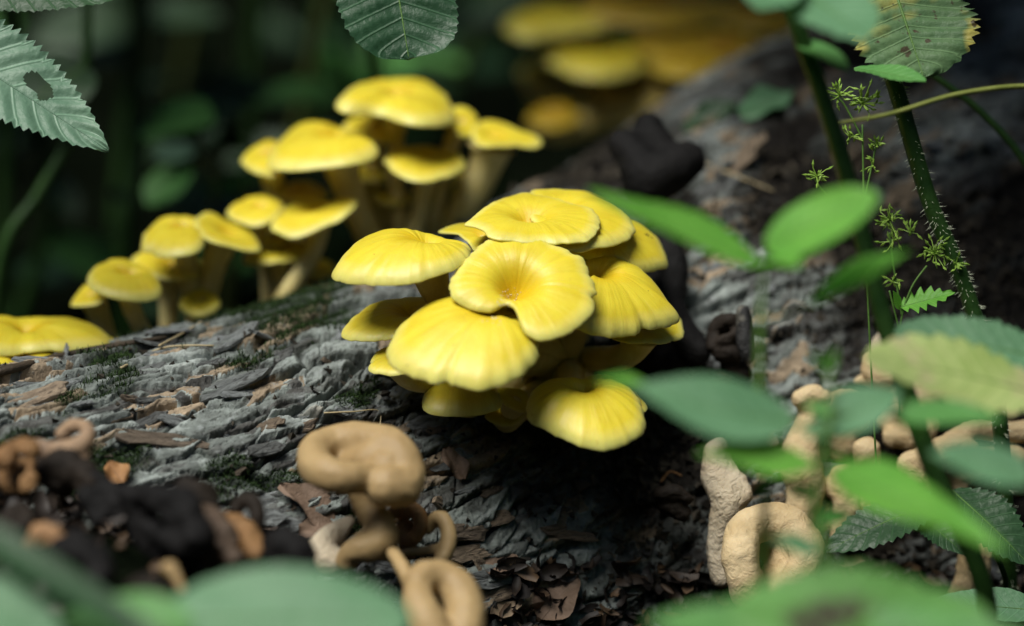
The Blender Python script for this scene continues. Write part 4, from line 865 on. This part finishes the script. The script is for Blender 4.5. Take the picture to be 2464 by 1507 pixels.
# -- hairy stem in focus
b0 = on_ground(2470, 82) ; p = plant('hairy_stem_weed', 'weed with a bristly hairy green stem and a yellowing spotted leaf', 'plant', b0)
hp = [(2470,1200),(2400,960),(2340,745),(2290,610),(2235,480),(2170,260),(2120,100),(2085,-20),(2050,-160)]
hd = np.linspace(82, 80, len(hp))
st, c = stalk(p, [b0] + [P(x, y, d) for (x, y), d in zip(hp[1:], hd[1:])], [.26,.27,.27,.27,.28,.28,.27,.26,.25], GSTEM, ns=14, n=100)
hv = []; hf = []
for k in range(760):
    i = random.randrange(1, len(c) - 1); T = nrm(c[i + 1] - c[i]); q = nrm(np.cross(T, rng.normal(size=3))); q2 = np.cross(T, q)
    r0 = .25; a0 = c[i] + T * random.uniform(-.3, .3) + q * r0; ln = random.uniform(.10, .24); tp = a0 + q * ln - T * ln * .3
    n0 = len(hv); w = .010; hv += [a0 + q2 * w, a0 - q2 * w, a0 + T * w * 1.5, tp]; hf += [(n0, n0 + 1, n0 + 3), (n0 + 1, n0 + 2, n0 + 3), (n0 + 2, n0, n0 + 3)]
o = mk('stem_hair', hv, hf, HAIR, st, smooth=False); o['kind'] = 'stuff'
leaf(p, P(2140, -60, 80.5), P(2225, 182, 79), 4.4, cv(.15, .35, .9), L_SPOT, 16, .1, .03, seed=33, shape=(.45, .5), tooth=.09)
leaf(p, P(2055, 165, 79), P(2225, 185, 77), 1.0, cv(.1, .75, .6), L_MID, 0, .2, .06, seed=34, shape=(.6, .55))
def shade_crown_leaves(p, stem_pts, nl, lw, seed, spread=9):
    _, c = stalk(p, stem_pts, [.19, .16, .1], GSTEM, 'added_upper_stem', 8); rd = random.Random(seed)
    for k in range(nl):
        q = c[int(rd.uniform(.25, 1) * (len(c) - 1))]; a = rd.uniform(0, 6.28); L = rd.uniform(.8, 1.25) * lw
        leaf(p, q, q + np.array([math.cos(a), math.sin(a), rd.uniform(-.2, .25)]) * L, L * .5, np.array([rd.gauss(0, .2), rd.gauss(0, .2), 1.0]), L_DARK, 0, .15, .1, seed=seed + k, shape=(.5, .65), midrib=False)
shade_crown_leaves(p, [P(2050, -160, 80), np.array([15.5, 12, 20.0]), np.array([17, 13, 33.0])], 14, 8.5, 300)  # unseen leaves added above the view to shade the right of the log
# -- thin stems
b0 = on_ground(2560, 84); p = plant('thin_bare_stem', 'thin bare dark green stem slanting across the far bark', 'plant', b0)
stalk(p, [b0] + pl([(2540,560,85),(2464,388,85),(2350,260,85),(2225,165,85),(2120,60,85)]), [.16,.15,.13,.12,.1], GSTEM)
b0 = on_ground(2620, 78); p = plant('grass_blade', 'single yellowish dry grass stem leaning over the tall weeds', 'grass', b0)
stalk(p, [b0] + pl([(2620,420,78),(2560,230,78),(2464,208,77.6),(2300,228,77),(2140,275,76.4),(2020,296,75.6)]), [.12,.11,.09,.085,.08,.07,.04], soft_material('dry_grass_stem', (.14, .17, .03), (.22, .25, .06), .5, 0))
# -- tiny flower sprays
def spray(name, label, base, paths, clusters, extra_leaf=None):
    p = plant(name, label, 'plant', base)
    for q in paths: stalk(p, pl(q), .035, GSTEM_L, 'stem', 6)
    iv, jf = ico_low()
    for (x, y, d, n, sp) in clusters:
        parts = []; c0 = P(x, y, d)
        for k in range(n):
            dirv = nrm(rng.normal(size=3) + np.array([0, -.2, .5])); c1 = c0 + nrm(rng.normal(size=3)) * sp * random.choice((0, .25, .45)); ln = sp * random.uniform(.2, .65); e = c1 + dirv * ln
            parts.append(tube(np.array([c0, c1 + dirv * ln * .5 + np.array([0, 0, .03]), e]), [.02, .016, .014], 4))
            M = np.stack([nrm(np.cross(dirv, [1, .3, .2])), nrm(np.cross(dirv, np.cross(dirv, [1, .3, .2]))), dirv], 1) * np.array([.05, .05, .15])
            parts.append((iv @ M.T + e, jf))
        v, f = join(parts); o = mk('flower_spray', v, f, BUD, p, smooth=False)
    return p
def ico_low():
    v = np.array([(0, 0, 1), (1, 0, 0), (0, 1, 0), (-1, 0, 0), (0, -1, 0), (0, 0, -1)], float)
    return v, [(0, 1, 2), (0, 2, 3), (0, 3, 4), (0, 4, 1), (5, 2, 1), (5, 3, 2), (5, 4, 3), (5, 1, 4)]
b0 = on_ground(2110, 80)
spray('tiny_flowered_weed', 'delicate weed with tiny green bud sprays rising behind the dark stem', b0,
      [[(2110,1150,80),(2090,760,80),(2080,520,80),(2075,300,80)], [(2080,480,80),(2100,390,80),(2108,345,80)], [(2080,540,80),(1990,470,80),(1960,430,80)], [(2078,340,80),(2030,250,80),(2000,230,80)]],
      [(2075,250,80,34,.95),(2020,230,80,18,.7),(2110,350,80,16,.6),(2100,400,80,10,.5),(1965,425,80,16,.6),(2045,330,80,12,.5)])
b0 = on_ground(2180, 81)
p = spray('tiny_flowered_weed', 'delicate weed with tiny green bud sprays and a jagged leaf near the hairy stem base', b0,
      [[(2165,1000,81),(2165,800,81),(2190,700,81),(2230,640,81)], [(2170,760,81),(2150,640,81),(2140,560,81)], [(2165,800,81),(2140,700,81)]],
      [(2140,530,81,26,.8),(2190,560,81,14,.6),(2250,610,81,34,.75),(2300,635,81,12,.5),(2150,580,81,16,.6),(2150,680,81,12,.45)])
leaf(p, P(2165, 740, 81), P(2298, 702, 80.4), .75, cv(0, .6, .75), L_BRIGHT, 6, .2, .02, seed=35, tooth=.5, shape=(.6, .9))
leaf(p, P(2165, 745, 81), P(2150, 700, 80.6), .35, cv(.2, .4, .85), L_BRIGHT, 0, .2, .02, seed=37)
# -- leaves at the upper left
b0 = on_ground(-260, 81); p = plant('nettle_like_weed', 'weed with a long serrated grey-green leaf holed by insects', 'plant', b0)
stalk(p, [b0] + pl([(-230,700,81),(-210,200,81),(-200,-100,81)]), [.24,.22,.2,.16], GSTEM)
leaf(p, P(-200, 60, 80.5), P(262, 356, 79.5), 3.4, cv(.15, .5, .85), L_GREY, 26, .14, .02, seed=41, shape=(.5, .95), tooth=.10, holes=[(.58, .34, .075, .2), (.62, .28, .03, .2)], vmat=L_GREY, ns=45)
leaf(p, P(-120, -40, 82.5), P(300, -25, 81), 2.2, cv(0, .45, .9), L_DARK, 22, .12, .02, seed=42, shape=(.5, .6), tooth=.05)
# -- leaf hanging at the top
b0 = on_ground(880, 100); p = plant('hanging_leaf_weed', 'tall weed with a dark green drooping leaf browned at its tip', 'plant', b0)
stalk(p, [b0] + pl([(900,300,101),(870,-60,98),(920,-300,90),(930,-330,83)]), [.16,.14,.12,.08,.06], GSTEM)
leaf(p, P(925, -210, 81.5), P(985, 140, 80), 3.9, cv(.15, .25, .95), leaf_material('dark_leaf_with_brown_tip', (.016, .055, .022), (.035, .10, .045), .42, .15, ((.08, .06, .04), 30, .66)), 18, .1, .02, seed=43, shape=(.6, .32), tooth=.03)
# -- bottom-left blurred leaves
b0 = on_ground(660, 54); p = plant('broad_bluish_weed', 'blurred low weed with one broad bluish green leaf before the tan fungi', 'plant', b0)
stalk(p, [b0] + pl([(420,1700,58),(405,1520,60)]), .1, GSTEM_L)
lf((380,1500,60.5),(985,1462,60), 3.0, (0,.62,.75), L_TEAL, 51, shape=(.55,.6), fold=.05)
lf((460,1520,60),(130,1470,61), 1.7, (0,.7,.7), L_MID, 52, shape=(.5,.7))
b0 = on_ground(-100, 56); p = plant('dark_grass_clump', 'blurred dark green strap leaves crossing below the withered fungi', 'plant', b0)
lf((-150,1230,61),(440,1540,58), 1.0, (.2,.7,.6), L_DARK, 53, shape=(.4,.5), midrib=False)
lf((-90,1420,60),(140,1540,59), 1.6, (0,.6,.75), L_TEAL, 54, shape=(.5,.6))
stalk(p, [b0] + pl([(-160,1500,60),(-150,1230,61)]), [.14,.12,.1], GSTEM)
# -- blurred stems at the far left
b0 = on_ground(-60, 98); p = plant('bent_brown_stem', 'blurred bent olive stem rising behind the yellow mushrooms at the log end', 'plant', b0)
stalk(p, [b0] + pl([(0,640,98),(90,470,98),(180,310,98),(205,160,98),(210,0,98),(215,-200,98)]), [.24,.24,.22,.21,.2,.2,.18], GSTEM)
lf2 = lambda base, tip, w, hint, mat, seed: leaf(p, P(*base), P(*tip), w, cv(*hint), mat, 0, seed=seed, shape=(.5, .7))
lf2((205,160,98),(60,240,96), 3, (0,.5,.8), L_BACK, 61)

# -- undergrowth behind
G_U2 = 'shadowy weeds of the forest floor behind the log'
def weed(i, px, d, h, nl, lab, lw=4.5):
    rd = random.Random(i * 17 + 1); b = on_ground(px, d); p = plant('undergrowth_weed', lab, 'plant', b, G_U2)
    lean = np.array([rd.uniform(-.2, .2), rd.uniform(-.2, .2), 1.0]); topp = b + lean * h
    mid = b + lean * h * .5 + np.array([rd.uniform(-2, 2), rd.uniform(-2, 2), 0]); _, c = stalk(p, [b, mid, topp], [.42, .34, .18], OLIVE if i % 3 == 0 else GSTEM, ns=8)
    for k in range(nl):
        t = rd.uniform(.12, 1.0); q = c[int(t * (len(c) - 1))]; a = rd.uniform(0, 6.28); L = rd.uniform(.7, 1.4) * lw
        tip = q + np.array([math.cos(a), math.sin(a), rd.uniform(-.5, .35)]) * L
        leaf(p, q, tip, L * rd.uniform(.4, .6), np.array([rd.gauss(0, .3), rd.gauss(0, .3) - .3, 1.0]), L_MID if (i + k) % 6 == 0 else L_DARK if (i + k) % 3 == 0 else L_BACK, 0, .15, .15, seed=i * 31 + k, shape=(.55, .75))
G_O = 'added tall leafy weeds that shade the back of the log'
def shade_weed(i, px, d, h, nl, lw, fw):  # added weeds, leaves above the view, placed to shade log and rear mushrooms
    rd = random.Random(i * 23 + 5); b = on_ground(px, d); p = plant('added_shade_weed', 'added tall leafy weed arching over the log back to shade it', 'plant', b, G_O)
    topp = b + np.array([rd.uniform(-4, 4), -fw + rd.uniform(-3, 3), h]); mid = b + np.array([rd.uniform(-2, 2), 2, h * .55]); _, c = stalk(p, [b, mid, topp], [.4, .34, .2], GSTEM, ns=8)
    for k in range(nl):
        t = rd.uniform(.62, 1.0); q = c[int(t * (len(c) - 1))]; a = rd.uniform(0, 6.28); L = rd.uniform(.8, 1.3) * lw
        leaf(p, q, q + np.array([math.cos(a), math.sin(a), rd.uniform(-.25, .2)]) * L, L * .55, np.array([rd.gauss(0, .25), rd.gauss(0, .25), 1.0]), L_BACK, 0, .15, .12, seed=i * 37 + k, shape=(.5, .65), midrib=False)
for i, (px, d, h, fw) in enumerate([(300,118,38,16),(600,128,38,16),(950,132,40,16),(1560,134,40,42),(1720,138,42,38),(1900,150,48,46),(2080,150,48,42),(2300,154,50,48),(2560,156,50,46),(0,116,36,14),(1300,175,46,14),(2200,158,54,36),(1820,142,46,38)]): shade_weed(i, px, d, h, 13, 9.5, fw)
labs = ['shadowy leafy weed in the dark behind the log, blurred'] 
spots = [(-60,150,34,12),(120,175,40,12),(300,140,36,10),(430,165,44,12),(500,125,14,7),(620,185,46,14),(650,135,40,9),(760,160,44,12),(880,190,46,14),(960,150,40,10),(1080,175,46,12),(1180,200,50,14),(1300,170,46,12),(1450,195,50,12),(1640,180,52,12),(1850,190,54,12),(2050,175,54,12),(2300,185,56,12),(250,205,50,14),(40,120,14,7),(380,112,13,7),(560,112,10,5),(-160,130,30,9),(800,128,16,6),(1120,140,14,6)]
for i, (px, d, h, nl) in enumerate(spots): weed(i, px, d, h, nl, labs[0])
# two clear leaves behind
b0 = on_ground(470, 108); p = plant('green_lit_leaf_weed', 'blurred weed with one lit green leaf above the domed yellow mushroom', 'plant', b0)
stalk(p, [b0] + pl([(480,600,107),(520,450,106),(460,370,105)]), .12, OLIVE)
leaf(p, P(455, 395, 105), P(352, 490, 104), 1.9, cv(-.3, .5, .8), L_MID, 0, .15, .05, seed=71, shape=(.6, .6))
leaf(p, P(470, 360, 105), P(365, 372, 104), 1.2, cv(0, .6, .75), L_GREY, 0, .15, .05, seed=72)
leaf(p, P(490, 350, 105), P(530, 285, 105), .9, cv(0, .5, .8), L_DARK, 0, .15, .05, seed=73)

# ------------------------------------------------------------------ small things on the log
def lying_leaf(label, a, b, w, mat, seed, teeth=0, curl=.35):
    A = on_log(*a); B = on_log(*b); 
    if A is None or B is None: return
    m = (A + B) / 2; t = plant('dead_leaf', label, 'leaf', A)
    A2 = A + np.array([0, -.15, .15]); B2 = B + np.array([0, -.25, .3])
    leaf(t, A2, B2, w, cv(.1, .75, .6), mat, teeth, curl, -.04, .12, (.6, .7), seed, vmat=DEAD, name='leaf_blade')
lying_leaf('pinkish brown dead leaf lying by the twisted stalk', (825, 1275), (672, 1185), 1.35, DEAD, 81)
lying_leaf('brown crinkled dead leaf below the hollow funnel', (1150, 1350), (1250, 1390), 1.2, DEAD, 82)
lying_leaf('orange dry leaf scrap stuck behind the black claw', (300, 1170), (262, 1130), .8, DEAD_O, 83)
lying_leaf('tan leaf scrap beside the cream fungus stub', (800, 1265), (720, 1300), .9, DEAD, 84)
lying_leaf('dull brown dead leaf in the shade under the cluster', (1120, 1160), (1065, 1095), .8, DEAD, 85)
lying_leaf('greenish brown dead leaf lying on crumbly wood', (1300, 1500), (1390, 1400), 1.4, DEAD, 86)
lying_leaf('pale dead leaf lying flat on the far bark', (1780, 290), (1900, 240), 1.4, L_TEAL, 87)
lying_leaf('grey-green fallen leaf on bark above the bright weed', (1640, 320), (1780, 265), 1.2, L_DARK, 88)
def stick(name, label, cat, pts, r, mat, lift=.12):
    q = []
    for x, y in pts:
        h = on_log(x, y)
        if h is None: h = P(x, y, q[-1] @ FWD - CAM @ FWD) if q else P(x, y, 82)
        q.append(h + cv(0, .7, .7) * lift)
    c = crom(q, 14); v, f = tube(c, np.linspace(r, r * .5, 14), 6); o = mk(name, v, f, mat, None, origin=q[0]); tag(o, label, cat)
stick('straw', 'pale dry straw sticking up from the mossy bark edge', 'straw', [(385,845),(440,815),(488,785)], .045, STRAW, .25)
stick('straw', 'pale dry straw lying along the top of the bark', 'straw', [(292,892),(380,848),(440,838),(515,838)], .05, STRAW)
stick('straw', 'fine pale straw bent over beside the folded tan mushroom', 'straw', [(780,1000),(850,997),(912,995),(913,1040)], .03, STRAW)
stick('twig', 'dark crooked twig along the bark edge by the yellow mushrooms', 'twig', [(-20,905),(60,885),(150,862),(270,838),(330,828),(400,818)], .16, TWIG, .1)
stick('twig', 'thin brown twig lying across the far bark', 'twig', [(1690,398),(1760,425),(1860,465)], .07, STRAW)
stick('twig', 'pale forked root fibre below the drooping mushroom', 'twig', [(1600,880),(1640,850),(1680,855),(1700,880)], .04, STRAW, .3)
stick('twig', 'thin bare twig beside the hooked tan mushroom', 'twig', [(945,1328),(975,1370),(1010,1420)], .1, STRAW, .5)
stick('twig', 'thin rusty twig on the rotten wood near the pale stub', 'twig', [(1590,1165),(1612,1140),(1640,1150)], .04, DEAD_O, .1)
# litter heap at the lower left and lower right
def litter():
    m = 1500; V = []; F = []; C = []
    for k in range(m):
        px = random.choice([random.uniform(-40, 760), random.uniform(-40, 760), random.uniform(1200, 2460)]); py = random.uniform(1150, 1540) if px < 800 else random.uniform(1350, 1540)
        if px < 800 and py < 1120 + px * .25: continue
        h = on_log(px, py)
        d0 = float((h - CAM) @ FWD) if h is not None else 80
        c = P(px, py, d0 - random.uniform(.2, .4))
        if k % 2 == 0:
            c = np.array([random.uniform(-23, -5), random.uniform(-18, -5), 0.0]) if k % 6 else np.array([random.uniform(4, 22), random.uniform(-3, 9), 0.0])
            c[2] = ground_z(c[0], c[1]) + random.uniform(.05, .5)
        L = random.uniform(.35, 1.1); W = L * random.uniform(.3, .7)
        X = nrm(rng.normal(size=3)); Nn = nrm(np.cross(X, rng.normal(size=3)) + np.array([0, -.4, .8])); X = nrm(X - Nn * (X @ Nn)); Y = np.cross(Nn, X); n0 = len(V); rv = random.random(); rcol = (rv, rv, rv)
        for i in range(4):
            for j in range(3):
                u, w = i / 3 * 2 - 1, j - 1.0
                C.append(rcol); V.append(c + X * u * L / 2 + Y * w * W / 2 * (1 - .6 * u * u) + Nn * (.25 * W * w * w + .15 * L * u * u + random.gauss(0, .03)))
        for i in range(3):
            for j in range(2): F.append((n0 + i * 3 + j, n0 + (i + 1) * 3 + j, n0 + (i + 1) * 3 + j + 1, n0 + i * 3 + j + 1))
    m_, nt, b = new_mat('brown_litter'); vec, xyz = attr_xyz(nt, 'pc')
    col = ramp(nt, xyz[0], [(0, (.01, .009, .009)), (.5, (.03, .02, .014)), (.75, (.09, .055, .03)), (.92, (.2, .125, .07)), (1, (.36, .27, .18))])
    n1 = noise(nt, 90, 4); col = mix(nt, .8, col, ramp(nt, n1.outputs[0], [(.3, (.45, .45, .45)), (.7, (1.1, 1.1, 1.1))]), 'MULTIPLY')
    nt.links.new(col, b.inputs['Base Color']); b.inputs['Roughness'].default_value = .6
    o = mk('leaf_litter', V, F, m_, attr={'pc': C}); tag(o, 'brown scraps of leaf litter heaped at the foot of the log', 'litter', kind='stuff')
litter()
